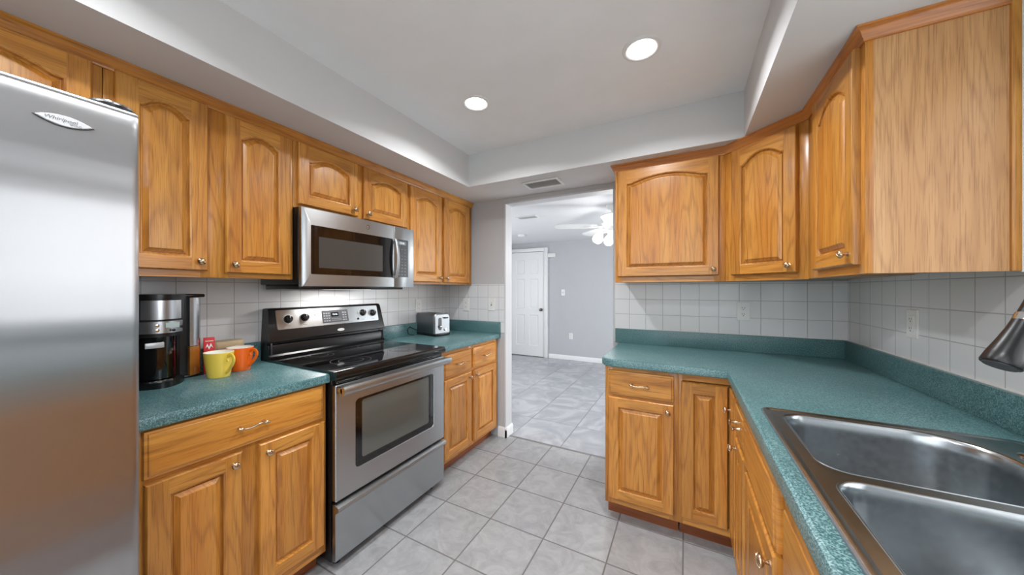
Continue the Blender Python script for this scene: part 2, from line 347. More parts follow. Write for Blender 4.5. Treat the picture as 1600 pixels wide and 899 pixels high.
# backsplash tiling
ZT = 1.352
struct('trim_6', MB().box(XL, XL+0.006, 0.29, YB, 0.92, ZT+0.02, TILEY))
struct('trim_7', MB().box(XL, -1.41, YB-0.006, YB, 0.92, ZT, TILEX).box(DX1+0.014, XR, YB-0.006, YB, 0.92, ZT, TILEX))
struct('trim_8', MB().box(XR-0.006, XR, 1.25, YB-0.006, 0.92, ZT+0.03, TILEY).box(XR-0.006, XR, -0.4, 1.25, 0.92, 1.05, TILEY))
# windows
def window(n, axis, pos, a0, a1, z0, z1, bars):
    w = MB(); f = 0.05
    def bx(p0, p1, q0, q1, m, d0, d1):
        if axis == 'x': w.box(pos+d0, pos+d1, p0, p1, q0, q1, m, 0.002)
        else: w.box(p0, p1, pos+d0, pos+d1, q0, q1, m, 0.002)
    bx(a0, a0+f, z0, z1, WHITE, 0, .06); bx(a1-f, a1, z0, z1, WHITE, 0, .06); bx(a0+f, a1-f, z0, z0+f, WHITE, 0, .06); bx(a0+f, a1-f, z1-f, z1, WHITE, 0, .06)
    for b in bars: bx(b-.02, b+.02, z0+f, z1-f, WHITE, .005, .05)
    o = struct('window_%d' % n, w)
    g = MB()
    if axis == 'x': g.box(pos+.025, pos+.029, a0+f, a1-f, z0+f, z1-f, GLASS)
    else: g.box(a0+f, a1-f, pos+.025, pos+.029, z0+f, z1-f, GLASS)
    part('pane', g, o)
window(1, 'x', XR+0.03, 0.2, 1.25, 1.05, 2.04, [0.725])
window(2, 'y', YN-0.08, -1.5, 0.75, 0.0, 2.15, [-0.375])  # unseen patio door, invented as a source for the fill behind the camera
window(3, 'x', 1.82, 3.2, 5.2, 0.5, 2.08, [4.2])  # unseen window, made up to go with the living room fill lamp
window(4, 'x', -3.88, 2.8, 4.0, 0.6, 2.0, [3.4])  # also made up, for the fill lamp on the left side
struct('ground', MB().box(-14, 14, -14, 14, -0.3, -0.2, DIRT))

# ------------------------------------------------------------------ cabinet hardware
def knob_mesh():
    b = MB(); M = RX
    b.lathe([(0.0085, 0), (0.0085, 0.002), (0.005, 0.004), (0.0045, 0.010), (0.006, 0.013)], NICKEL, 16, M)
    R = Matrix.Translation((0, -0.0195, 0)) @ Matrix.Rotation(0.7, 4, 'Y') @ RX
    b.lathe([(0.0155*math.cos(a), 0.0085*math.sin(a)) for a in [(-PI/2+PI*k/10) for k in range(11)]], NICKEL, 20, R, ex=1.0, ey=0.82)
    b.tube([(0.0162*math.cos(a), 0, 0.009*math.sin(a)) for a in [PI*k/12 for k in range(13)]], [0.0008]+[0.0017]*11+[0.0008], NICKEL, 6, R)
    return b.mesh('knob')
def pull_mesh():
    b = MB()
    for s in (-1, 1):
        b.lathe([(0.007, 0), (0.006, 0.004), (0.0045, 0.010), (0.006, 0.020)], NICKEL, 12, Matrix.Translation((s*0.038, 0, 0)) @ RX)
    pts, rad = [], []
    for k in range(25):
        u = -1+2*k/24; pts.append((u*0.05, -0.022-0.006*(1-u*u), 0.0026*math.sin(u*4.5))); e = abs(u)
        rad.append(0.0042 if e < .6 else (0.0034 if e < .7 else (0.0062 if e < .93 else 0.0045)))
    b.tube(pts, rad, NICKEL, 10); return b.mesh('pull')
KNOB, PULL = knob_mesh(), pull_mesh()
def door_mb(w, h, arch=0.0, fw=0.052, m=None):
    m = m or WOOD; b = MB(); N_ = 18; e = 0.005; T = 0.02; G = -0.006
    rect = lambda i, y: [(-w/2+i, y, i), (w/2-i, y, i), (w/2-i, y, h-i), (-w/2+i, y, h-i)]
    tn = [random.random() for _ in range(5)]
    b.loft([rect(0, 0), rect(0, -T+0.006), rect(0.0015, -T+0.0025), rect(e, -T)], m, True, False, False, tn[0])
    b.raw([(-w/2+e, -T, e), (-w/2+fw, -T, e), (-w/2+fw, -T, h-e), (-w/2+e, -T, h-e)], [(0, 1, 2, 3)], m, tn[0])
    b.raw([(w/2-e, -T, e), (w/2-fw, -T, e), (w/2-fw, -T, h-e), (w/2-e, -T, h-e)], [(3, 2, 1, 0)], m, tn[1])
    b.raw([(-w/2+fw, -T, e), (w/2-fw, -T, e), (w/2-fw, -T, fw), (-w/2+fw, -T, fw)], [(0, 1, 2, 3)], m, tn[2], 1)
    def f(u):
        u = abs(u)
        return (1-(u/0.86)**2.0)*0.93+0.07 if u < 0.86 else 0.0 if u > 0.9 else 0.07*(0.9-u)/0.04
    us = sorted(set([1, -1, .9, -.9, .86, -.86]+[-0.86+1.72*k/N_ for k in range(1, N_)]), reverse=True)
    def loop(i, y):
        hw = w/2-i; top = h-i-arch
        return [(-hw, y, i), (hw, y, i)]+[(hw*u, y, top+arch*f(u)) for u in us]
    Lp = loop(fw, -T); tp = Lp[2:]
    b.raw(tp+[(p[0], -T, h-e) for p in tp], [(k, k+1, len(tp)+k+1, len(tp)+k) for k in range(len(tp)-1)], m, tn[3], 1)
    prof = [(0, -T), (0.002, -T+0.001), (0.005, -T+0.0035), (0.006, -T+0.010), (0.009, -T+0.0135), (0.012, -T+0.0135), (0.013, -T+0.010), (0.026, -T+0.0028), (0.027, -T+0.001), (0.030, -T+0.0005)]
    rings = [loop(fw+i, y) for i, y in prof]
    b.loft(rings[:7], m, False, False, False, tn[0]); b.loft(rings[6:], m, False, False, False, tn[4])
    r = rings[-1]; c = (0, prof[-1][1], h/2); n = len(r)
    b.raw(r+[c], [(k, (k+1) % n, n) for k in range(n)], m, tn[4]); return b
def drawer_mb(w, h, m=None):
    m = m or WOOD; b = MB(); rect = lambda i, y: [(-w/2+i, y, i), (w/2-i, y, i), (w/2-i, y, h-i), (-w/2+i, y, h-i)]; t = random.random()
    b.loft([rect(i, y) for i, y in ((0, 0), (0, -.011), (.002, -.014), (.007, -.0155), (.009, -.0155), (.0105, -.0185), (.014, -.02))], m, True, True, False, t, 1); return b
def add_door(parent, x0, x1, z0, z1, arch, knob, y=0.0):
    d = part('door', door_mb(x1-x0, z1-z0, arch), parent, ((x0+x1)/2, y, z0))
    if knob:
        w, h = x1-x0, z1-z0; kx = (w/2-0.028) if knob[0] == 'r' else -(w/2-0.028); kz = {'b': 0.036, 't': h-0.038}[knob[1]]
        link('knob', KNOB, d, (kx, -0.02, kz))
    return d
def add_drawer(parent, x0, x1, z0, z1, pull=True, name='drawer'):
    d = part(name, drawer_mb(x1-x0, z1-z0), parent, ((x0+x1)/2, 0, z0))
    if pull: link('pull', PULL, d, (0, -0.02, (z1-z0)/2))
    return d
def frame_board(b, W, H, z0, stiles, rails, m=None):
    m = m or WOOD
    for i, (a, c) in enumerate(stiles): b.box(a, c, 0, 0.019, z0, H, m, 0.0008)
    edges = sorted(stiles)
    for (a, c) in rails:
        for (s0, s1) in zip(edges[:-1], edges[1:]): b.box(s0[1], s1[0], 0.0005, 0.019, a, c, m, 0, h=1)
def upper(label, loc, rz, W, H, D, doors, stiles, group=None, arch=0.032):
    t = thing('upper_cabinet', label, 'cabinet', loc, rz, group)
    b = MB().box(0.002, W-0.002, 0.019, D, 0.012, H, WOOD, t=0.4); frame_board(b, W, H, 0, stiles, [(0, 0.032), (H-0.045, H)]); part('cabinet_body', b, t)
    for d in doors: add_door(t, d[0], d[1], d[2], d[3], arch, d[4])
    return t
def base(label, loc, rz, W, D, stiles, rails, doors, drawers, top=0.874, name='base_cabinet', group=None, hollow=False):
    t = thing(name, label, 'cabinet', loc, rz, group)
    b = MB().box(0.001, W-0.001, 0.019, D, 0.09, 0.60 if hollow else top, WOOD, t=0.4)
    if hollow:
        for a in ((0.001, 0.018, 0.019, D), (W-0.018, W-0.001, 0.019, D), (0.018, W-0.018, D-0.012, D)): b.box(a[0], a[1], a[2], a[3], 0.60, top, WOOD, t=0.4)
    frame_board(b, W, top, 0.09, stiles, [(0.09, 0.13), (top-0.03, top)]+rails); part('cabinet_body', b, t)
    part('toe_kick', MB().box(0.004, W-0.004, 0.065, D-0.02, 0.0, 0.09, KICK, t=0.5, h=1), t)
    for d in doors: add_door(t, d[0], d[1], d[2], d[3], 0.0, d[4])
    for d in drawers: add_drawer(t, *d)
    return t

# ------------------------------------------------------------------ left run: uppers
XU = -1.759; R90 = PI/2
upper('wall cabinet with arched doors above the stainless refrigerator', (XU, -0.62, 1.77), R90, 0.948, ZS-1.77, 0.323,
      [(0.03, 0.46, 0.02, 0.295, 'rb'), (0.495, 0.925, 0.02, 0.295, 'lb')], [(0, 0.045), (0.45, 0.505), (0.905, 0.948)], arch=0.034)
upper('tall two-door wall cabinet above the coffee maker, between refrigerator and microwave', (XU, 0.33, 1.354), R90, 0.61, ZS-1.354, 0.323,
      [(0.025, 0.273, 0.027, 0.713, 'rb'), (0.331, 0.595, 0.022, 0.705, 'lb')], [(0, 0.045), (0.255, 0.35), (0.575, 0.61)])
upper('short two-door wall cabinet directly above the microwave', (XU, 0.942, 1.724), R90, 0.768, ZS-1.724, 0.323,
      [(0.018, 0.361, 0.019, 0.336, 'rb'), (0.401, 0.757, 0.014, 0.334, 'lb')], [(0, 0.04), (0.345, 0.415), (0.74, 0.768)], arch=0.032)
upper('two-door wall cabinet above the toaster, beside the doorway wall', (XU, 1.712, 1.346), R90, 0.796, ZS-1.346, 0.323,
      [(0.017, 0.355, 0.016, 0.71, 'rb'), (0.388, 0.741, 0.016, 0.71, 'lb')], [(0, 0.035), (0.335, 0.41), (0.72, 0.796)])
def sweep(path, prof, m, z0=0):
    b = MB(); P = [Vector(p) for p in path]; rings = []
    for i, q in enumerate(P):
        d0 = (P[i]-P[i-1]).normalized() if i else None; d1 = (P[i+1]-P[i]).normalized() if i < len(P)-1 else None
        n0 = Vector((d0.y, -d0.x)) if d0 else None; n1 = Vector((d1.y, -d1.x)) if d1 else None
        if n0 and n1: mm = (n0+n1).normalized(); mm = mm/max(0.3, mm.dot(n0))
        else: mm = n0 or n1
        rings.append([(q.x+mm.x*o, q.y+mm.y*o, z) for o, z in prof])
    return b.loft(rings, m, True, True, False, 0.5, 1)
CR = [(0.0, 2.062), (0.005, 2.062), (0.006, 2.070), (0.010, 2.074), (0.014, 2.086), (0.022, 2.096), (0.026, 2.098), (0.026, ZS-0.0005), (0.0, ZS-0.0005)]
o = part('crown_molding', sweep([(XU, YN+1.5), (XU, YB-0.002)], CR, WOOD)); tag(o, 'long wooden crown strip along the top of the left wall cabinets', 'molding')

# left run: bases and worktops
XB = -1.474
base('two-door base cabinet with one wide drawer, below the coffee maker', (XB, 0.318, 0), R90, 0.614, 0.60,
     [(0, 0.05), (0.27, 0.36), (0.585, 0.614)], [(0.69, 0.722)],
     [(0.037, 0.286, 0.135, 0.702, 'rt'), (0.340, 0.599, 0.135, 0.702, 'lt')], [(0.034, 0.593, 0.717, 0.866)])
base('two-door base cabinet with two small drawers, below the toaster', (XB, 1.715, 0), R90, 0.782, 0.60,
     [(0, 0.05), (0.355, 0.41), (0.73, 0.782)], [(0.66, 0.70)],
     [(0.040, 0.365, 0.118, 0.673, 'rt'), (0.396, 0.735, 0.118, 0.673, 'lt')], [(0.040, 0.365, 0.69, 0.848), (0.396, 0.735, 0.69, 0.848)])
EDGE = lambda x0, x1, s: [(x0, 0.874), (x1-s*0.003, 0.874), (x1, 0.877), (x1, 0.904), (x1-s*0.003, 0.911), (x1-s*0.010, 0.914), (x0, 0.914)]
def left_top(label, y0, y1, back_end):
    t = thing('countertop', label, 'countertop', (XL, y0, 0))
    part('worktop', MB().prism([(a-XL, z) for a, z in EDGE(XL+0.001, -1.449, 1)], 0, y1-y0, TEAL, 'y'), t)
    b = MB().box(0.007, 0.026, 0, y1-y0, 0.914, 1.016, TEAL, 0.0015)
    if back_end: b.box(0.026, 0.641, y1-y0-0.026, y1-y0-0.007, 0.914, 1.016, TEAL, 0.0015)
    part('backsplash', b, t); return t
left_top('teal laminate countertop section holding the coffee maker and mugs', 0.318, 0.936, False)
left_top('teal laminate countertop section holding the toaster, beside the doorway', 1.706, YB, True)

# ------------------------------------------------------------------ refrigerator
t = thing('refrigerator', 'large stainless steel refrigerator at the left edge with an oval badge', 'refrigerator', (-1.30, -0.62, 0), R90)
part('fridge_body', MB().box(0.004, 0.900, 0, 0.76, 0.03, 1.725, plain('fridge_side', srgb(60, 61, 63), 0.4), 0.006).box(0.03, 0.87, 0.03, 0.7, 0.0, 0.03, BLACK), t)
def fridge_door(x0, x1):
    b = MB(); xs = 10; R = []
    # profile in (y, z): rolled top and bottom edges, front very slightly bowed in height
    pr = [(-0.012, 0.06), (-0.094, 0.06), (-0.099, 0.064), (-0.100, 0.075)]
    for k in range(1, 60): z = 0.085+(1.675-0.085)*k/60; pr.append((-0.100-0.0025*math.sin(PI*k/60)-0.0005*math.sin(z*31)-0.00035*math.sin(z*67+1)-0.0001*math.sin(z*140), z))
    pr += [(-0.0998, 1.70), (-0.0993, 1.728), (-0.0975, 1.7375), (-0.094, 1.741), (-0.012, 1.741)]
    rows = []
    for a, sc in ((x0, .0), (x0+0.002, .004), (x0+0.008, .007), (x0+0.014, .007), (x0+0.02, .007)): rows.append((a, sc))
    for a, sc in ((x1-0.02, .007), (x1-0.014, .007), (x1-0.008, .007), (x1-0.002, .004), (x1, .0)): rows.append((a, sc))
    rings = [[(a, (y if y > -0.02 else y+0.007-sc), z) for y, z in pr] for a, sc in rows]
    return b.loft(rings, FRIDGE, True, True, True)
DRr = part('door', fridge_door(0.452, 0.903), t); DRl = part('door', fridge_door(0.0, 0.448), t)
part('gasket', MB().box(0.005, 0.9, -0.013, 0.0, 0.065, 1.735, plain('gasket_grey', srgb(170, 170, 172), 0.6)), t)
for d, x in ((DRr, 0.485), (DRl, 0.415)):
    part('handle', MB().tube([(x, -0.10, 0.65), (x, -0.145, 0.68), (x, -0.15, 1.05), (x, -0.145, 1.42), (x, -0.10, 1.45)], 0.012, STEEL, 12), d)
em = part('emblem', MB(), t) if False else None
pts = []
for k in range(13): u = -1+2*k/12; pts.append((u*0.041, 0.0125*(1-u*u)))
for k in range(11, 0, -1): u = -1+2*k/12; pts.append((u*0.041, -0.0125*(1-u*u)))
b = MB(); b.prism([(x, z) for x, z in pts], -0.0, 0.003, SLOT, 'y'); b.loft([[(x*s, -y, z*s) for x, z in pts] for s, y in ((.93, 0), (.93, .003), (.85, .0045))], plain('badge_silver', srgb(225, 226, 228), 0.25, 0.6))
em = part('emblem', b, t, (0.792, -0.1025, 1.671))
for txt, sz, x, z in (('Whirlpool', 0.0105, -0.006, 0.0012), ('GOLD', 0.006, 0.014, -0.0052)):
    link('lettering', text_mesh(txt, sz, INK, 0.0003, shear=0.25 if sz > .008 else 0), em, (x, -0.0047, z), (PI/2, 0, 0))
part('hinge_cover', MB().lathe([(0.034, 0), (0.036, 0.008), (0.034, 0.014), (0.026, 0.019), (0.0, 0.020)], MATTE, 24, Matrix.Translation((0.868, -0.052, 1.7405))).lathe([(0.0365, .010), (.0375, .013), (.0365, .015)], CHROME, 24, Matrix.Translation((0.868, -0.052, 1.7405))), t)

# ------------------------------------------------------------------ range
t = thing('kitchen_range', 'freestanding stainless steel electric range with black glass cooktop', 'stove', (-1.48, 0.940, 0), R90)
part('oven_body', MB().box(0.003, 0.757, -0.03, 0.585, 0.035, 0.892, BLACK, 0.002), t)
for x in (0.05, 0.70):
    for y in (0.0, 0.5): part('foot', MB().lathe([(0.017, 0), (0.017, 0.008), (0.008, 0.010), (0.008, 0.036)], BLACK, 12, Matrix.Translation((x, y, 0))), t)
b = MB(); 
ck = [(-0.055, 0.884), (-0.070, 0.888), (-0.078, 0.898), (-0.079, 0.908), (-0.075, 0.919), (-0.066, 0.925), (-0.05, 0.9255), (0.515, 0.9255), (0.515, 0.884)]
b.prism(ck, -0.003, 0.763, GLOSS, 'x')
ct = part('cooktop', b, t)
for cx, cy, r in ((0.20, 0.10, 0.10), (0.56, 0.10, 0.078), (0.20, 0.38, 0.075), (0.57, 0.38, 0.10)):
    rb = MB()
    for rr in (r, r*0.62): rb.lathe([(rr, 0), (rr, 0.0003), (rr-0.0025, 0.0003), (rr-0.0025, 0)], DGREY, 40, cap0=False, cap1=False)
    part('burner_ring', rb, ct, (cx, cy, 0.9256))
b = MB()
def taper(pr, x0, x1, m, zt, tap): b.loft([[(x0+(tap*max(0, (z-1.02)/0.17)), y, z) for y, z in pr], [(x1-(tap*max(0, (z-1.02)/0.17)), y, z) for y, z in pr]], m, smooth=False)
taper([(0.60, 0.90), (0.60, 1.187), (0.592, 1.197), (0.560, 1.200), (0.545, 1.196), (0.537, 1.186), (0.503, 1.040), (0.500, 1.022), (0.503, 1.017), (0.525, 1.014), (0.525, 1.002), (0.512, 0.998), (0.508, 0.992), (0.511, 0.945), (0.503, 0.936), (0.505, 0.925), (0.515, 0.92), (0.515, 0.90)], 0.0, 0.765, BLACK, 0, 0.013)
bgd = part('backguard', b, t)
for x in (0.012, 0.753): part('end_rib', MB().box(x-0.004, x+0.004, 0.500, 0.506, 0.945, 1.012, DGREY, 0.002), bgd)
# sloped control fascia
sl = math.atan2(0.034, 0.146); MF = Matrix.Translation((0.383, 0.5145, 1.078)) @ Matrix.Rotation(-sl, 4, 'X')
b = MB(); panelpl(b, -0.338, 0.338, 0.0, 0.112, -0.0045, 0.004, 0.008, STEEL, 5, 0.0015); fas = part('control_panel', b, bgd); fas.matrix_local = MF
for x, z in ((-0.278, 0.056), (-0.186, 0.060), (0.208, 0.064), (0.290, 0.058)):
    k = MB().lathe([(0.029, 0), (0.029, 0.0012), (0.0265, 0.0014)], LABEL, 28, RX).lathe([(0.0225, 0.001), (0.0225, 0.008), (0.020, 0.011), (0.018, 0.022), (0.0165, 0.024), (0.0, 0.024)], BLACK, 28, RX)
    k.box(-0.005, 0.005, -0.028, -0.020, -0.018, 0.018, BLACK, 0.002); k.box(-0.0008, 0.0008, -0.0286, -0.027, 0.004, 0.017, MARK)
    part('knob', k, t).matrix_local = MF @ Matrix.Translation((x, -0.0045, z))
part('indicator_light', MB().lathe([(0.008, 0), (0.008, 0.002), (0.0, 0.003)], GLOSS, 16, RX), t).matrix_local = MF @ Matrix.Translation((0.170, -0.0045, 0.024))
b = MB(); panelpl(b, -0.078, 0.098, 0.016, 0.094, -0.0062, -0.004, 0.003, DGREY, 4); dp = part('display', b, t); dp.matrix_local = MF
b = MB(); b.box(-0.020, 0.030, -0.0066, -0.006, 0.052, 0.080, GLOSS); part('clock_window', b, dp)
link('lettering', text_mesh('10:46', 0.016, LCD), dp, (0.005, -0.0068, 0.066), (PI/2, 0, 0))
b = MB()
for i in range(3):
    for j in range(4): b.box(-0.070+i*0.0155, -0.060+i*0.0155, -0.0066, -0.006, 0.024+j*0.016, 0.031+j*0.016, GREYP)
for i in range(6): b.box(-0.018+i*0.0115, -0.0115+i*0.0115, -0.0066, -0.006, 0.036, 0.040, GREYP); b.box(-0.018+i*0.0115, -0.0115+i*0.0115, -0.0066, -0.006, 0.026, 0.029, GREYP)
for i in range(2):
    for j in range(4): b.box(0.058+i*0.017, 0.069+i*0.017, -0.0066, -0.006, 0.024+j*0.016, 0.031+j*0.016, GREYP)
part('keypad_buttons', b, dp)  # range keypad buttons, joined in one mesh
for x in (-0.278, -0.186, 0.208, 0.290): part('printed_mark', MB().box(x-0.012, x+0.012, -0.0048, -0.0044, 0.0165, 0.0185, INK), fas)
part('printed_mark', MB().lathe([(0.004, 0.0045), (0.004, 0.0048)], INK, 12, Matrix.Translation((-0.122, 0, 0.07)) @ RX), fas)
badge = [(0.024*math.cos(2*PI*k/24), 0.0085*math.sin(2*PI*k/24)) for k in range(24)]
bd = part('badge', MB().prism(badge, -0.003, 0.0, MATS['badge_silver'], 'y'), t, (0.416, 0.503, 1.043), (-sl, 0, 0))
link('lettering', text_mesh('Whirlpool', 0.008, INK, 0.0002, shear=0.2), bd, (0, -0.0032, 0), (PI/2, 0, 0))
# oven door
b = MB(); T0 = -0.068
b.box(0.004, 0.756, -0.045, -0.0305, 0.322, 0.862, BLACK)
# stainless skin around the window
W0, W1, Z0, Z1 = 0.102, 0.663, 0.432, 0.772
out = rrect(0.0, 0.760, 0.326, 0.862, 0.006, 6); inn = rrect(W0, W1, Z0, Z1, 0.022, 6)
b.loft([[(x, -0.045, z) for x, z in out], [(x, T0+.003, z) for x, z in out], [(x, T0, z) for x, z in rrect(0.003, .757, .329, .859, .004, 6)], [(x, T0, z) for x, z in inn], [(x, T0+0.004, z) for x, z in rrect(W0+.003, W1-.003, Z0+.003, Z1-.003, .02, 6)]], STEEL, False, False, False)
od = part('oven_door', b, t)
b = MB(); panelpl(b, W0+.002, W1-.002, Z0+.002, Z1-.002, T0+0.0035, T0+0.01, 0.02, GLOSS, 6); wn = part('oven_window', b, od)
b = MB(); panelpl(b, 0.141, 0.616, 0.472, 0.758, T0+0.003, T0+0.0045, 0.012, WINGL, 6); part('glass', b, wn)
b = MB(); b.tube([(0.0, -0.118, 0.843), (0.76, -0.118, 0.843)], 0.0165, STEEL, 16, flat=1.25)
for x in (0.012, 0.748): b.box(x-0.012, x+0.012, -0.118, T0, 0.828, 0.858, STEEL, 0.004)
part('handle', b, od)
b = MB(); dr = [(-0.045, 0.050), (-0.062, 0.050), (-0.066, 0.056), (-0.066, 0.268), (-0.070, 0.276), (-0.084, 0.284), (-0.089, 0.292), (-0.087, 0.304), (-0.078, 0.310), (-0.045, 0.312)]
b.prism(dr, 0.0, 0.760, STEEL, 'x'); part('storage_drawer', b, t)
part('console_trim', MB().box(0.01, 0.75, -0.058, -0.03, 0.866, 0.884, GLOSS, 0.003), t)

# ------------------------------------------------------------------ microwave
t = thing('microwave', 'stainless over-the-range microwave with dark window, mounted above the stove', 'microwave', (-1.72, 0.945, 1.318), R90)
part('case', MB().box(0.0, 0.762, 0.0, 0.362, 0.012, 0.404, BLACK, 0.002).box(0.002, 0.760, -0.004, 0.0, 0.0, 0.404, DGREY), t)
part('vent_base', MB().box(0.01, 0.70, 0.01, 0.33, -0.014, 0.012, BLACK, 0.004).box(0.25, 0.51, 0.10, 0.2, -0.0145, -0.0135, plain('hood_lens', srgb(240, 240, 235), .3, emit=(1, .97, .92, 1), es=1.5)), t)
area_light('cooktop_lamp', (0.38, 0.18, -0.02), (0, 0, 0), 0.26, 0.1, 1.6, (1, .97, .93), t)
b = MB(); F = -0.030
out = rrect(0.002, 0.588, 0.0, 0.404, 0.004, 5); inn = rrect(0.047, 0.575, 0.065, 0.318, 0.006, 5)
b.loft([[(x, -0.004, z) for x, z in out], [(x, F+.004, z) for x, z in out], [(x, F, z) for x, z in rrect(.008, .586, .004, .400, .003, 5)], [(x, F, z) for x, z in inn], [(x, F+.003, z) for x, z in inn]], STEEL, False, False, False)
md = part('microwave_door', b, t)
b = MB(); panelpl(b, 0.047, 0.575, 0.065, 0.318, F+0.001, F+0.008, 0.006, GLOSS, 5); mw = part('door_window', b, md)
b = MB(); panelpl(b, 0.088, 0.495, 0.100, 0.262, F+0.0006, F+0.002, 0.002, INNER, 4); part('screen', b, mw)
b = MB(); hp = []
for k in range(15): u = -1+2*k/14; hp.append((0.592, F-0.012-0.022*(1-u*u), 0.19+u*0.125))
b.tube(hp, 0.0115, STEEL, 12, flat=0.6)
b.box(0.583, 0.601, F-0.014, F, 0.062, 0.078, STEEL, 0.003).box(0.583, 0.601, F-0.014, F, 0.302, 0.318, STEEL, 0.003); part('handle', b, md)
b = MB(); b.box(0.590, 0.762, F, -0.004, 0.0, 0.404, STEEL, 0.003); cp = part('control_panel', b, t)
b = MB(); panelpl(b, 0.608, 0.708, 0.070, 0.322, F-0.0012, F+0.002, 0.004, DGREY, 4); kp = part('keypad', b, cp)
part('display', MB().box(0.618, 0.688, F-0.002, F-0.001, 0.286, 0.309, GREYP), kp); link('lettering', text_mesh('10:46', 0.020, LCD), kp, (0.652, F-0.0024, 0.2975), (PI/2, 0, 0))
b = MB()
for j in range(9):
    for i in range(3):
        if j in (7,) and i == 1: continue
        x = 0.620+i*0.027; z = 0.082+j*0.0215; b.box(x, x+0.014, F-0.0018, F-0.001, z, z+(0.008 if j < 4 else 0.004), GREYP)
part('keypad_buttons', b, kp)  # microwave keypad buttons, joined in one mesh
b = MB().lathe([(0.0135, 0), (0.0135, 0.0012), (0.011, 0.0012), (0.011, 0.0008)], CHROME, 28, RX, cap0=False, cap1=False)
lg = part('logo', b, md, (0.386, F, 0.362)); link('lettering', text_mesh('GE', 0.012, CHROME, 0.0004, shear=0.3), lg, (0, -0.0006, 0), (PI/2, 0, 0))

# ------------------------------------------------------------------ coffee maker
t = thing('coffee_maker', 'black and stainless drip coffee maker beside the refrigerator', 'coffee maker', (-1.93, 0.5, 0.914), R90)
def drum(b, x0, x1, yf, yb, z0, z1, m, bul=0.035, top=None):
    n = 14; r = []
    for k in range(n+1): u = -1+2*k/n; r.append((x0+(x1-x0)*k/n, yf-bul*(1-u*u)+0.0))
    r += [(x1, yb), (x0, yb)]
    b.loft([[(p[0], p[1], z0) for p in r], [(p[0], p[1], z1) for p in r]], m, smooth=False); return b
b = MB(); drum(b, -0.085, 0.075, -0.04, 0.115, 0.0, 0.024, BLACK, 0.075); drum(b, -0.083, 0.073, 0.0, 0.115, 0.024, 0.262, BLACK, 0.03); drum(b, -0.085, 0.075, -0.055, 0.115, 0.352, 0.370, BLACK, 0.04)
drum(b, -0.083, 0.073, -0.045, 0.115, 0.20, 0.352, BLACK, 0.04); b.box(0.07, 0.158, 0.01, 0.115, 0.0, 0.012, BLACK, .004).box(0.07, 0.158, 0.000, 0.115, 0.355, 0.370, BLACK, .005)
b.box(0.07, 0.104, 0.02, 0.115, 0.0, 0.355, BLACK)
part('housing', b, t)
b = MB(); drum(b, -0.078, 0.070, -0.0465, 0.0, 0.270, 0.346, CHROME2, 0.043); part('filter_cover', b, t)
b = MB(); drum(b, -0.080, 0.070, -0.0475, 0.0, 0.215, 0.262, CHROME2, 0.043); cpn = part('control_strip', b, t)
part('display', MB().box(0.005, 0.045, -0.0915, -0.084, 0.236, 0.256, plain('pale_lcd', srgb(165, 180, 178), .3)), cpn)
for x, z in ((-0.018, 0.247), (-0.018, 0.228), (0.028, 0.225), (0.052, 0.238)): part('button', MB().lathe([(0.006, 0), (0.006, 0.003), (0, 0.004)], CHROME if x < 0 else BLACK, 14, Matrix.Translation((x, -0.086-0.003*(x<.04), z)) @ RX), cpn)
b = MB(); drum(b, -0.06, 0.055, -0.03, 0.0, 0.03, 0.205, GLOSS, 0.042); part('tank', b, t)
b = MB(); b.box(-0.048, 0.006, -0.0735, -0.066, 0.156, 0.178, LABEL, .002); part('label', b, t)
b = MB().lathe([(0.045, 0.024), (0.046, 0.028), (0.040, 0.028), (0.038, 0.025)], CHROME, 28, Matrix.Translation((-0.005, -0.062, 0)), ey=0.6)
for i in range(-3, 4): b.box(-0.005+i*0.01-0.002, -0.005+i*0.01+0.002, -0.082, -0.042, 0.0245, 0.027, CHROME)
part('drip_tray', b, t)
def qcol(b, z0, z1, m):
    r = [(0.092, -0.005)]+[(0.092+0.052*math.sin(a), 0.055-0.06*math.cos(a)) for a in [PI/2*k/10 for k in range(1, 11)]]+[(0.144, 0.112), (0.092, 0.112)]
    b.loft([[(p[0], p[1], z0) for p in r], [(p[0], p[1], z1) for p in r]], m, smooth=False); return b
part('reservoir_cover', qcol(MB(), 0.140, 0.354, CHROME2), t, (0.012, 0, 0))
part('reservoir', qcol(MB(), 0.012, 0.138, AMBER), t, (0.012, 0, 0))

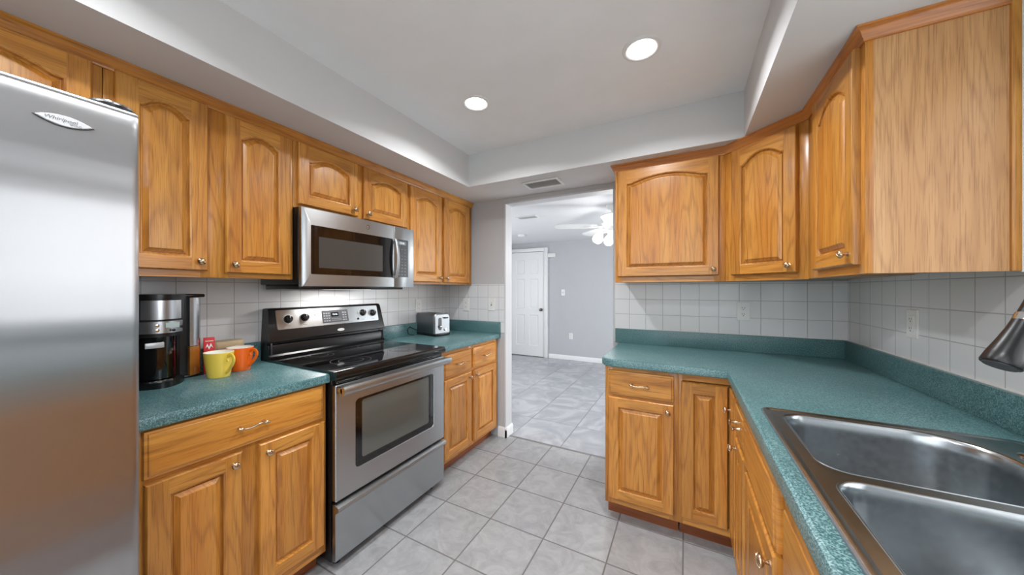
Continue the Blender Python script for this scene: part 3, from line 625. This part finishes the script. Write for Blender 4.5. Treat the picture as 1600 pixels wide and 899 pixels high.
# ------------------------------------------------------------------ mugs, dish, box
def mug(label, loc, col, rz, s):
    t = thing('mug', label, 'mug', loc, rz)
    ro, H = 0.053, 0.110
    outer = [(0.032, 0), (0.039, 0.001), (0.0405, 0.006), (0.044, 0.030), (0.0497, 0.075), (ro, H), (ro-0.0015, H+0.002), (ro-0.004, H)]
    b = MB().lathe([(r*s, z*s) for r, z in outer], col, 36, cap1=False)
    b.lathe([(r*s, z*s) for r, z in [(ro-0.004, H), (0.0455, 0.07), (0.039, 0.02), (0.031, 0.008), (0, 0.007)]], CREAM, 36, cap0=False, cap1=False)
    b.lathe([(r*s, z*s) for r, z in [(ro-0.0002, H-0.002), (ro-0.0008, H+0.0022), (ro-0.0042, H+0.001)]], CREAM, 36, cap0=False, cap1=False)
    part('cup', b, t)
    hp = [(0.052, 0.074), (0.058, 0.066), (0.067, 0.066), (0.070, 0.075), (0.064, 0.088), (0.0535, 0.093)] if False else []
    pts = [(0.050, 0, 0.022), (0.062, 0, 0.032), (0.078, 0, 0.050), (0.090, 0, 0.070), (0.092, 0, 0.086), (0.084, 0, 0.098), (0.072, 0, 0.101), (0.060, 0, 0.096), (0.053, 0, 0.086), (0.055, 0, 0.078), (0.061, 0, 0.078)]
    pts = [Vector((p[0]-0.0065, p[1], p[2]))*s for p in pts]; fine = []
    for i in range(len(pts)-1):
        p0, p1, p2, p3 = pts[max(i-1, 0)], pts[i], pts[i+1], pts[min(i+2, len(pts)-1)]
        for k in range(4):
            q = k/4; fine.append(0.5*((2*p1)+(p2-p0)*q+(2*p0-5*p1+4*p2-p3)*q*q+(3*p1-p0-3*p2+p3)*q**3))
    fine.append(pts[-1]); part('handle', MB().tube(fine, [0.0075*s]*len(fine), col, 10, flat=0.6), t); return t
mug('yellow ceramic mug with curled handle on the teal counter', (-1.842, 0.675, 0.914), YEL, 0.25, 1.0)
mug('orange ceramic mug standing behind the yellow mug', (-1.905, 0.779, 0.914), ORA, 0.42, 1.0)
t = thing('casserole_dish', 'small blue oval dish with tan lid behind the mugs', 'dish', (-2.016, 0.762, 0.914))
part('bowl', MB().lathe([(0.030, 0), (0.036, 0.004), (0.038, 0.05), (0.041, 0.095), (0.040, 0.097), (0.0, 0.096)], BLUE, 36, ey=1.7), t)
part('lid', MB().lathe([(0.041, 0.0975), (0.043, 0.102), (0.0435, 0.128), (0.041, 0.135), (0.037, 0.137), (0.0, 0.135)], TAN, 36, ey=1.8), t)
t = thing('filter_box', 'small red carton with white zigzag mark, left of the tan-lidded dish', 'box', (-1.955, 0.680, 0.914), R90-0.25)
part('carton', MB().box(-0.019, 0.019, -0.010, 0.014, 0, 0.166, RED, 0.001), t)
z = [(-0.014, 0.118), (-0.007, 0.140), (-0.001, 0.124), (0.005, 0.142), (0.014, 0.118), (0.006, 0.128), (-0.001, 0.112), (-0.007, 0.128)]
part('mark', MB().prism([(a, c) for a, c in z], -0.0108, -0.0098, MARK, 'y').box(-0.014, 0.014, -0.0106, -0.0099, 0.150, 0.153, MARK), t)

# ------------------------------------------------------------------ toaster
t = thing('toaster', 'grey and chrome two-slice toaster in the corner by the doorway', 'toaster', (-1.925, 2.172, 0.914), R90-0.19+PI/2-PI/2)
b = MB(); pf = [(-0.078, 0.022)]+[(-0.078+0.03*(1-math.cos(a)), 0.158+0.03*math.sin(a)) for a in [PI/2*k/6 for k in range(7)]]+[(0.078-0.03*(1-math.cos(a)), 0.158+0.03*math.sin(a)) for a in [PI/2*(6-k)/6 for k in range(7)]]+[(0.078, 0.022)]
b.loft([[(x, y, z) for x, z in pf] for y in (-0.103, 0.125)], TOASTG, smooth=False); part('shell', b, t)
b = MB(); pe = lambda s, y: [(x*s, y, 0.022+(z-0.022)*s) for x, z in pf]
b.loft([pe(1.02, -0.103), pe(1.02, -0.118), pe(0.95, -0.127)], TOASTE, smooth=False); part('end_cap', b, t)
part('end_cap', MB().loft([pe(1.02, 0.123), pe(1.02, 0.13), pe(0.96, 0.134)], TOASTE, smooth=False), t)
part('base', MB().box(-0.080, 0.080, -0.130, 0.132, 0.004, 0.026, MATTE, 0.006).box(-.06, -.05, -.1, -.08, 0, .005, BLACK).box(.05, .06, .08, .1, 0, .005, BLACK), t)
b = MB(); 
for x in (-0.03, 0.03): b.box(x-0.014, x+0.014, -0.085, 0.105, 0.186, 0.1895, BLACK, 0.001)
part('slot', b, t)
b = MB(); panelpl(b, -0.044, -0.010, 0.050, 0.155, -0.1285, -0.12, 0.016, BLACK, 6); part('lever_track', b, t)
part('lever', MB().box(-0.042, -0.012, -0.142, -0.127, 0.075, 0.088, CHROME, .004), t)
part('lever', MB().box(0.008, 0.048, -0.146, -0.127, 0.146, 0.156, BLACK, 0.004), t)
part('dial', MB().lathe([(0.012, 0), (0.011, 0.010), (0, 0.011)], CHROME, 20, Matrix.Translation((0.03, -0.127, 0.052)) @ RX), t)
o = part('power_cord', MB().tube([(-2.030, 2.135, 0.94), (-2.052, 2.08, 0.965), (-2.055, 2.03, 0.99), (-2.052, 2.0, 0.97), (-2.045, 2.005, 0.93), (-2.03, 2.05, 0.918)], 0.0032, BLACK, 8)); tag(o, 'thin black appliance cord looped behind the toaster', 'cord')

# ------------------------------------------------------------------ outlets and switches
def outlet(label, loc, rz, kind='duplex', cat='outlet', name='wall_outlet', group=None):
    t = thing(name, label, cat, loc, rz, group)
    b = MB(); panelpl(b, -0.0355, 0.0355, -0.058, 0.058, -0.006, 0, 0.003, WPLAST, 4, 0.002); part('cover_plate', b, t)
    if kind == 'duplex':
        for z in (-0.0195, 0.0195):
            b = MB(); panelpl(b, -0.0165, 0.0165, z-0.014, z+0.014, -0.0078, -0.005, 0.011, WPLAST, 5)
            b.box(-0.008, -0.0055, -0.0082, -0.0075, z-0.001, z+0.007, SLOT).box(0.0055, 0.008, -0.0082, -0.0075, z-0.001, z+0.006, SLOT).lathe([(0.0028, 0), (0.0028, 0.0005)], SLOT, 10, Matrix.Translation((0, -0.0077, z-0.007)) @ RX); part('socket', b, t)
    elif kind == 'decora':
        b = MB(); panelpl(b, -0.0168, 0.0168, -0.0335, 0.0335, -0.009, -0.005, 0.002, WPLAST, 3, 0.001)
        for z in (-0.02, 0.018): b.box(-0.008, -0.006, -0.0094, -0.0088, z-0.002, z+0.006, SLOT).box(0.006, 0.008, -0.0094, -0.0088, z-0.002, z+0.006, SLOT).lathe([(0.0028, 0), (0.0028, 0.0005)], SLOT, 10, Matrix.Translation((0, -0.0088, z-0.008)) @ RX)
        part('socket', b, t)
    else:
        part('toggle', MB().box(-0.0045, 0.0045, -0.018, -0.005, -0.002, 0.011, WPLAST, 0.002).box(-.006, .006, -.0066, -.0055, -.013, .013, GREYP), t)
    return t
outlet('white duplex outlet on the tiled wall above the right counter, left of the corner', (0.324, YB-0.0062, 1.166), 0)
outlet('white rectangular outlet on the right wall tiles under the end cabinet', (XR-0.0062, 1.912, 1.166), -R90, 'decora')
outlet('white outlet on left wall tiles just left of the toaster', (XL+0.0062, 2.155, 1.160), R90, 'decora')
outlet('white outlet on doorway wall tiles, right above the toaster corner', (-1.816, YB-0.0062, 1.162), 0)
outlet('white light switch beside the doorway above the left counter', (-1.537, YB-0.0062, 1.172), 0, 'toggle', 'switch', 'light_switch')
outlet('white light switch on the far grey living room wall', (-2.02, YF-0.001, 1.25), 0, 'toggle', 'switch', 'light_switch')
outlet('low white outlet on the far grey living room wall', (-1.87, YF-0.001, 0.44), 0)

# ------------------------------------------------------------------ right run: bases
XRF = 0.208; YRF = 1.91
base('base cabinet with one drawer and one door at the doorway end of the right counter', (-0.406, YRF, 0), 0, 0.376, 0.60,
     [(0, 0.045), (0.33, 0.376)], [(0.685, 0.72)], [(0.020, 0.354, 0.125, 0.700, 'rt')], [(0.020, 0.354, 0.714, 0.848)])
t = thing('base_cabinet', 'corner base cabinet with two narrow tall doors meeting at the inside corner', 'cabinet', (-0.03, YRF, 0), 0)
b = MB().box(0.001, 0.84, 0.019, 0.60, 0.09, 0.874, WOOD, t=0.4).box(0.257, 0.84, -0.205, 0.019, 0.09, 0.874, WOOD, t=0.4)
b.box(0, 0.02, 0, 0.019, 0.09, 0.874, WOOD, .0008).box(0.02, 0.238, 0, 0.019, 0.09, 0.13, WOOD, h=1).box(0.02, 0.238, 0, 0.019, 0.835, 0.874, WOOD, h=1)
b.box(0.238, 0.257, -0.205, 0.019, 0.09, 0.13, WOOD, h=1).box(0.238, 0.257, -0.205, 0.019, 0.835, 0.874, WOOD, h=1).box(0.238, 0.257, -0.205, -0.185, 0.13, 0.835, WOOD)
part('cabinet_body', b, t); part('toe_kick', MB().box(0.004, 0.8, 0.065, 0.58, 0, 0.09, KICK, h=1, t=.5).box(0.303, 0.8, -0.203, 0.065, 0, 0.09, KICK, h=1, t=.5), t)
add_door(t, 0.012, 0.214, 0.13, 0.830, 0, None)
d = part('door', door_mb(0.175, 0.700), t, (0.238, -0.110, 0.13), (0, 0, -R90)); link('knob', KNOB, d, (-0.055, -0.02, 0.60))
base('narrow base cabinet with one drawer between the corner and the sink', (XRF, 1.703, 0), -R90, 0.238, 0.60,
     [(0, 0.02), (0.215, 0.238)], [(0.67, 0.70)], [(0.010, 0.228, 0.125, 0.668, 'lt')], [(0.010, 0.228, 0.69, 0.822)])
base('wide sink base cabinet with two doors and false drawer fronts', (XRF, 1.463, 0), -R90, 0.985, 0.60,
     [(0, 0.045), (0.455, 0.56), (0.94, 0.985)], [(0.645, 0.675)], [(0.040, 0.462, 0.125, 0.652, 'rt'), (0.545, 0.955, 0.125, 0.652, 'lt')],
     [(0.012, 0.470, 0.668, 0.832, False), (0.545, 0.972, 0.668, 0.832, False)], hollow=True)
base('base cabinet with drawer, nearest the camera on the right', (XRF, 0.476, 0), -R90, 0.776, 0.60,
     [(0, 0.045), (0.36, 0.41), (0.73, 0.776)], [(0.67, 0.70)], [(0.03, 0.37, 0.125, 0.668, 'rt'), (0.40, 0.746, 0.125, 0.668, 'lt')], [(0.03, 0.37, 0.69, 0.832), (0.40, 0.746, 0.69, 0.832)])

# right worktop: one slab with rounded free corner and a cut-out for the sink
t = thing('countertop', 'L-shaped teal laminate countertop holding the sink', 'countertop', (0, 0, 0))
XE, YE, XW = 0.178, 1.866, -0.432
SX0, SX1, SY0, SY1 = 0.235, 0.745, 0.53, 1.32
cr = 0.085
free = [(XW, YB-0.001)]+[(XW+cr-cr*math.cos(a), YE+cr-cr*math.sin(a)) for a in [PI/2*k/10 for k in range(11)]]
outline = free+[(XE, YE), (XE, -0.3), (XR-0.001, -0.3), (XR-0.001, YB-0.001)]
def slab(outl, holes, z0, z1, edge, m, tess=None):
    # bevelled top edge loops by vertex offset along inward normals
    b = MB(); n = len(outl)
    def inset(o):
        P = []
        for i in range(n):
            p0, p1, p2 = Vector(outl[i-1]), Vector(outl[i]), Vector(outl[(i+1) % n]); d0 = (p1-p0).normalized(); d1 = (p2-p1).normalized()
            n0, n1 = Vector((-d0.y, d0.x)), Vector((-d1.y, d1.x)); mm = (n0+n1); mm = mm/max(0.25, mm.dot(n0)) if mm.length > 1e-6 else n0
            P.append(p1+mm*o)
        return P
    rings = [[(p.x, p.y, z) for p in inset(o)] for o, z in ((0.003, z0), (0, z0+0.003), (0, z1-0.010), (0.003, z1-0.003), (0.010, z1))]
    b.loft(rings, m, False, False, True); top = [Vector(q) for q in rings[-1]]
    from mathutils.geometry import tessellate_polygon
    loops = [top]+[[Vector((x, y, z1)) for x, y in h] for h in holes]; allv = [q for lp in loops for q in lp]
    tris = tessellate_polygon(loops); b.raw([tuple(q) for q in allv], [list(tr) for tr in tris], m)
    for h in holes: b.loft([[(x, y, z1) for x, y in h], [(x, y, z0) for x, y in h]], m, False, False, False)
    lo = [Vector(q) for q in rings[0]]; loops = [lo]+[[Vector((x, y, z0)) for x, y in h] for h in holes]; allv = [q for lp in loops for q in lp]
    b.raw([tuple(q) for q in allv], [list(tr)[::-1] for tr in tessellate_polygon(loops)], m); return b
part('worktop', slab(outline, [rrect(SX0, SX1, SY0, SY1, 0.03, 4)[::-1]], 0.874, 0.914, 0.01, TEAL), t)
b = MB().box(DX1+0.018, XR-0.007, YB-0.026, YB-0.007, 0.914, 1.018, TEAL, 0.0015).box(XR-0.026, XR-0.007, -0.3, YB-0.026, 0.914, 1.018, TEAL, 0.0015)
part('backsplash', b, t)
o = part('caulk', MB().box(DX1+0.018, XR-0.006, YB-0.010, YB-0.006, 1.018, 1.0195, WPLAST).box(XR-0.012, XR-0.006, -0.3, YB-0.02, 1.018, 1.0205, WPLAST), t)

# ------------------------------------------------------------------ sink and faucet
t = thing('kitchen_sink', 'double-bowl stainless steel sink set in the right counter', 'sink', (0.49, 0.925, 0.914))
X0, X1, Y0, Y1 = -0.274, 0.270, -0.420, 0.413
def rr(i, r): return rrect(X0+i, X1-i, Y0+i, Y1-i, max(r-i, 0.004), 6)
def bowl_outline(x0, x1, y0, y1, r, big, far):
    # left corners r, the two right corners: one large (D-shape)
    pts = []
    rs = [(x1, y0, -PI/2, r if far else big), (x1, y1, 0, big if far else r), (x0, y1, PI/2, r), (x0, y0, PI, r)]
    for cx, cy, a0, q in rs:
        ox = cx-q if cx == x1 else cx+q; oy = cy-q if cy == y1 else cy+q
        for k in range(9): a = a0+PI/2*k/8; pts.append((ox+q*math.cos(a), oy+q*math.sin(a)))
    return pts
b = MB()
rim = [(0.0, 0.0), (0.001, 0.0035), (0.004, 0.0058), (0.010, 0.0062), (0.017, 0.0045), (0.020, 0.0038)]
b.loft([[(x, y, z) for x, y in rr(i, 0.032)] for i, z in rim], SINKM, False, False, True)
B1 = bowl_outline(-0.231, 0.175, 0.008, 0.378, 0.055, 0.13, True); B2 = bowl_outline(-0.231, 0.175, -0.385, -0.022, 0.055, 0.13, False)
from mathutils.geometry import tessellate_polygon
top = [Vector((x, y, 0.0038)) for x, y in rr(0.020, 0.032)]
loops = [top]+[[Vector((x, y, 0.0038)) for x, y in B[::-1]] for B in (B1, B2)]; allv = [q for lp in loops for q in lp]
b.raw([tuple(q) for q in allv], [list(tr) for tr in tessellate_polygon(loops)], SINKM)
part('sink_deck', b, t)
def scale_loop(B, d):
    cx = sum(p[0] for p in B)/len(B); cy = sum(p[1] for p in B)/len(B); hx = max(abs(p[0]-cx) for p in B); hy = max(abs(p[1]-cy) for p in B)
    return [(cx+(x-cx)*(hx-d)/hx, cy+(y-cy)*(hy-d)/hy) for x, y in B], (cx, cy)
for B in (B1, B2):
    b = MB(); rings = []
    for d, z in ((0, .0038), (0.001, .0048), (0.004, .0046), (0.007, 0.0020), (0.0105, -0.006), (0.013, -0.03), (0.020, -0.145), (0.026, -0.163), (0.038, -0.175), (0.060, -0.180)):
        lp, c = scale_loop(B, d); rings.append([(x, y, z) for x, y in lp])
    b.loft(rings, SINKM, False, True, True); bo = part('bowl', b, t)
    part('drain', MB().lathe([(0.045, 0), (0.045, 0.003), (0.038, 0.003), (0.032, -0.0005), (0.0, -0.0005)], CHROME, 28).lathe([(0.008, 0), (0.008, 0.008), (0, 0.009)], CHROME, 16), bo, (c[0], c[1], -0.180))
t = thing('soap_dispenser', 'small chrome collar fitting on the sink ledge behind the far bowl', 'sink fitting', (0.705, 1.215, 0.918))
part('collar', MB().lathe([(0.024, 0), (0.024, 0.003), (0.020, 0.006), (0.012, 0.007), (0.011, 0.004), (0, .004)], CHROME, 28), t)
part('lever', MB().tube([(0.0, 0, 0.006), (-0.012, -0.012, 0.010), (-0.026, -0.030, 0.012)], [0.004, 0.004, 0.003], CHROME, 8), t)
t = thing('kitchen_faucet', 'black pull-out faucet head hanging over the sink at the right edge', 'faucet', (0.715, 0.925, 0.918))
def W2L(p): return (p[0]-0.715, p[1]-0.925, p[2]-0.918)
part('base', MB().lathe([(0.030, 0), (0.030, 0.006), (0.024, 0.010), (0.022, 0.05), (0.020, 0.20), (0.018, 0.24)], MATTE, 24), t)
tip = Vector((0.502, 0.933, 1.167)); dirn = Vector((0.43, 0.20, 0.88)).normalized()
hd = [(0.0, 0.0235), (0.003, 0.0245), (0.02, 0.0230), (0.045, 0.0190), (0.070, 0.0160), (0.088, 0.0150)]
pts = [tip+dirn*s for s, r in hd]
head = part('spray_head', MB().tube([W2L(p) for p in pts], [r for s, r in hd], MATTE, 28), t)
part('spray_face', MB().tube([W2L(tip-dirn*0.0025), W2L(tip+dirn*0.001)], [0.0195, 0.021], DGREY, 24), head)
e0 = tip+dirn*0.088
part('ring', MB().tube([W2L(e0), W2L(e0+dirn*0.014)], 0.0153, CHROME, 24), t)
s0 = e0+dirn*0.014
part('spout', MB().tube([W2L(s0), W2L(s0+dirn*0.04), W2L(Vector((0.575, 0.962, 1.36))), W2L(Vector((0.62, 0.965, 1.392))), W2L(Vector((0.67, 0.955, 1.375))), W2L(Vector((0.704, 0.935, 1.31))), W2L(Vector((0.715, 0.925, 1.15)))], 0.0138, MATTE, 20), t)
part('lever', MB().tube([(0.02, 0, 0.10), (0.035, -0.03, 0.13), (0.04, -0.08, 0.16)], [0.008, 0.007, 0.006], MATTE, 10), t)

# ------------------------------------------------------------------ right run: uppers
ZU = 1.350; HU = ZS-ZU
t = upper('wide single-door wall cabinet beside the doorway on the right', (-0.400, 2.184, ZU), 0, 0.60, HU, 0.325,
      [(0.017, 0.568, 0.035, 0.712, 'rb')], [(0, 0.04), (0.545, 0.60)], arch=0.036)
t = thing('upper_cabinet', 'diagonal corner wall cabinet with one arched door', 'cabinet', (0.200, 2.184, ZU), -math.atan2(0.280, 0.286))
Ld = math.hypot(0.286, 0.280); b = MB(); ang = math.atan2(0.280, 0.286)
def toL(x, y): dx, dy = x-0.200, y-2.184; c, s = math.cos(ang), math.sin(ang); return (dx*c-dy*s, dx*s+dy*c)
foot = [toL(*q) for q in ((0.2005, 2.2), (0.4862-0.0005+0.02, 1.9045), (0.814, 1.9045), (0.814, 2.507), (0.2005, 2.507))]
b.prism(foot, 0.012, HU, WOOD, 'z', t=0.4); frame_board(b, Ld, HU, 0, [(0.0, 0.055), (Ld-0.045, Ld)], [(0, 0.035), (HU-0.045, HU)]); part('cabinet_body', b, t)
add_door(t, 0.046, 0.362, 0.032, 0.708, 0.045, 'rb')
t = thing('upper_cabinet', 'single-door wall cabinet with bare oak end panel, nearest on the right', 'cabinet', (0.486, 1.903, ZU+0.003), -R90)
W_ = 0.515; H_ = HU-0.003; b = MB().box(0.001, W_-0.004, 0.019, 0.3205, 0.012, H_, WOOD, t=0.4); frame_board(b, W_, H_, 0, [(0.0, 0.115), (W_-0.04, W_)], [(0, 0.032), (H_-0.045, H_)])
part('cabinet_body', b, t); add_door(t, 0.112, 0.486, 0.030, 0.712, 0.05, 'rb')
part('end_panel', MB().box(W_-0.004, W_-0.0005, 0.019, 0.279, 0.0, H_, OAKV, t=.6), t)
part('scribe_strip', MB().box(W_-0.004, W_+0.006, 0.277, 0.2945, 0.0, H_, WOOD, .002, t=.8), t)
struct('trim_10', MB().box(0.781, XR, 1.384, 1.3915, ZU, ZS, WHITE, .001))
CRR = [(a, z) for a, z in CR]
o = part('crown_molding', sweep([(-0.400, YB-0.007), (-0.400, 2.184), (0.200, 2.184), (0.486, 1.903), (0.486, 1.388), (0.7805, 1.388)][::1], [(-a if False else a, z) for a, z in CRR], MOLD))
tag(o, 'shade-darkened wooden crown strip wrapping the top of the right wall cabinets', 'molding')

# ------------------------------------------------------------------ ceiling lights, vents
def downlight(label, x, y, tilt=0.0, group=None):
    t = thing('recessed_light', label, 'ceiling light', (x, y, ZC), 0, group)
    part('trim_ring', MB().lathe([(0.080, 0), (0.079, -0.003), (0.073, -0.006), (0.066, -0.006), (0.058, -0.003), (0.056, -0.001)], WHITE, 40, cap0=False, cap1=False), t)
    part('lens', MB().lathe([(0.056, -0.0015), (0.050, -0.006), (0.03, -0.009), (0.0, -0.010)], EMIT, 36, cap0=False, cap1=False), t)
    area_light('lamp', (0, 0, -0.014), (0, 0, 0), 0.10, 0.10, LAMP_W, (0.97, 0.985, 1), t, 'DISK', math.radians(150))
    return t
downlight('round recessed ceiling light nearer the doorway corner, above the stove side', -1.040, 1.528)
downlight('round recessed ceiling light above the right end of the floor, nearer the sink', -0.168, 1.520)
for x, y in ((-1.04, 0.1), (-0.168, 0.1), (-1.04, -1.3), (-0.168, -1.3)): downlight('added round recessed ceiling light, unseen behind the camera', x, y, group='added recessed lights behind the camera')  # extra unseen lights, added to help light the kitchen
def vent(label, loc, w, d, name='air_vent'):
    t = thing(name, label, 'vent', loc); b = MB()
    for a in ((-w/2, w/2, -d/2, -d/2+.022), (-w/2, w/2, d/2-.022, d/2), (-w/2, -w/2+.022, -d/2+.022, d/2-.022), (w/2-.022, w/2, -d/2+.022, d/2-.022)): b.box(a[0], a[1], a[2], a[3], -0.008, 0, WHITE, .002)
    part('frame', b, t); part('backing', MB().box(-w/2+.02, w/2-.02, -d/2+.02, d/2-.02, -0.001, 0, SLOT), t)
    n = int((d-.044)/0.016)
    for k in range(n):
        y = -d/2+.030+k*0.016; part('slat', MB().box(-w/2+.022, w/2-.022, -0.007, 0.007, -0.0008, 0.0008, WPLAST, M=Matrix.Translation((0, y, -0.006)) @ Matrix.Rotation(0.6, 4, 'X')), t)
vent('rectangular louvered air vent in the soffit above the doorway', (-0.945, 2.282, ZS), 0.29, 0.17)
vent('louvered air vent in the living room ceiling seen through the doorway', (-1.74, 3.70, ZF), 0.28, 0.15)
t = thing('smoke_detector', 'round white smoke detector on the living room ceiling', 'smoke detector', (-2.40, 4.85, ZF))
part('cover', MB().lathe([(0.06, 0), (0.06, -0.02), (0.045, -0.032), (0, -0.034)], WPLAST, 28), t)

# ------------------------------------------------------------------ living room door
W0, W1 = -3.10, -2.395
o = MB(); 
def door_leaf():
    b = MB(); w, h = W1-W0, 2.02; b.box(0, w, 0.008, 0.035, 0, h, WHITE)
    fr = 0.11; mid = w/2
    cols = [(fr, mid-0.05), (mid+0.05, w-fr)]; rows = [(0.20, 0.80), (0.92, 1.50), (1.60, 1.88)]
    xs = [0]+[q for c in cols for q in c]+[w]; zs = [0]+[q for r in rows for q in r]+[h]
    for i in range(len(xs)-1):
        for j in range(len(zs)-1):
            x0, x1, z0, z1 = xs[i], xs[i+1], zs[j], zs[j+1]
            if i % 2 == 1 and j % 2 == 1:
                R = lambda k, y: [(x0+k, y, z0+k), (x1-k, y, z0+k), (x1-k, y, z1-k), (x0+k, y, z1-k)]
                b.loft([R(0, 0), R(.012, .007), (R(.02, .007)), R(.045, .002)], WHITE, False, True, False)
            else: b.raw([(x0, 0, z0), (x1, 0, z0), (x1, 0, z1), (x0, 0, z1)], [(0, 1, 2, 3)], WHITE)
    return b
d = part('door_1', door_leaf(), None, (W0, YF-0.045, 0.012)); d['kind'] = 'structure'
part('door_handle', MB().lathe([(0.03, 0), (0.03, 0.005), (0.012, 0.010), (0.012, 0.03), (0.024, 0.040), (0.028, 0.052), (0.022, 0.064), (0, 0.067)], plain('aged_nickel', srgb(110, 105, 100), .3, 1), 24, RX), d, (W1-W0-0.05, 0, 0.905))
b = MB()
for x0, x1, z0, z1 in ((W0-.075, W0-.005, 0, 2.11), (W1+.005, W1+.075, 0, 2.11), (W0-.005, W1+.005, 2.04, 2.11)):
    b.box(x0, x1, YF-.055, YF, z0, z1, WHITE, .004)
struct('trim_9', b)
t = thing('door_chime', 'small white box mounted on the wall right of the white door', 'door chime', (-2.245, YF, 1.955))
part('case', MB().box(-0.08, 0.08, -0.035, 0, -0.035, 0.04, WPLAST, .006), t)

# ------------------------------------------------------------------ ceiling fan
t = thing('ceiling_fan', 'white ceiling fan with lit glass globes in the living room', 'ceiling fan', (-0.690, 3.590, ZF))
b = MB().lathe([(0.065, 0), (0.064, -0.02), (0.04, -0.045), (0.012, -0.05)], WPLAST, 28); part('canopy', b, t)
part('downrod', MB().lathe([(0.011, -0.045), (0.011, -0.14)], WPLAST, 12), t)
part('motor_housing', MB().lathe([(0.02, -0.125), (0.075, -0.14), (0.115, -0.165), (0.12, -0.20), (0.10, -0.225), (0.06, -0.235), (0.055, -0.265), (0.07, -0.28), (0.05, -0.30), (0, -0.30)], WPLAST, 36), t)
for k in range(5):
    a = math.radians(205+72*k); M = Matrix.Rotation(a, 4, 'Z') @ Matrix.Translation((0, 0, -0.225)) @ Matrix.Rotation(0.21, 4, 'X')
    o2 = [(0.17, -0.045), (0.30, -0.058), (0.56, -0.066), (0.60, -0.05), (0.615, 0.0), (0.60, 0.05), (0.56, 0.066), (0.30, 0.058), (0.17, 0.045)]
    bl = part('blade', MB().prism(o2, -0.003, 0.003, WPLAST, 'z', M=M), t)
    part('bracket', MB().box(0.09, 0.20, -0.014, 0.014, -0.009, -0.003, WPLAST, .002, M=M), bl)
for k in range(4):
    a = math.radians(25+90*k); c, s = math.cos(a), math.sin(a)
    ar = part('light_arm', MB().tube([(0.04*c, 0.04*s, -0.285), (0.09*c, 0.09*s, -0.29), (0.115*c, 0.115*s, -0.31)], 0.009, WPLAST, 10), t)
    Mg = Matrix.Translation((0.115*c, 0.115*s, -0.30)) @ Matrix.Rotation(a, 4, 'Z') @ Matrix.Rotation(-0.55, 4, 'Y')
    part('globe', MB().lathe([(0.022, 0), (0.026, -0.012), (0.045, -0.035), (0.056, -0.065), (0.052, -0.095), (0.034, -0.118), (0, -0.126)], GLOBE, 28, Mg), ar)
pl = bpy.data.lights.new('fan_lamp', 'POINT'); pl.energy = 7.5; pl.shadow_soft_size = 0.12; po = bpy.data.objects.new('fan_lamp', pl); COL.objects.link(po); po.parent = t; po.location = (0, 0, -0.50)
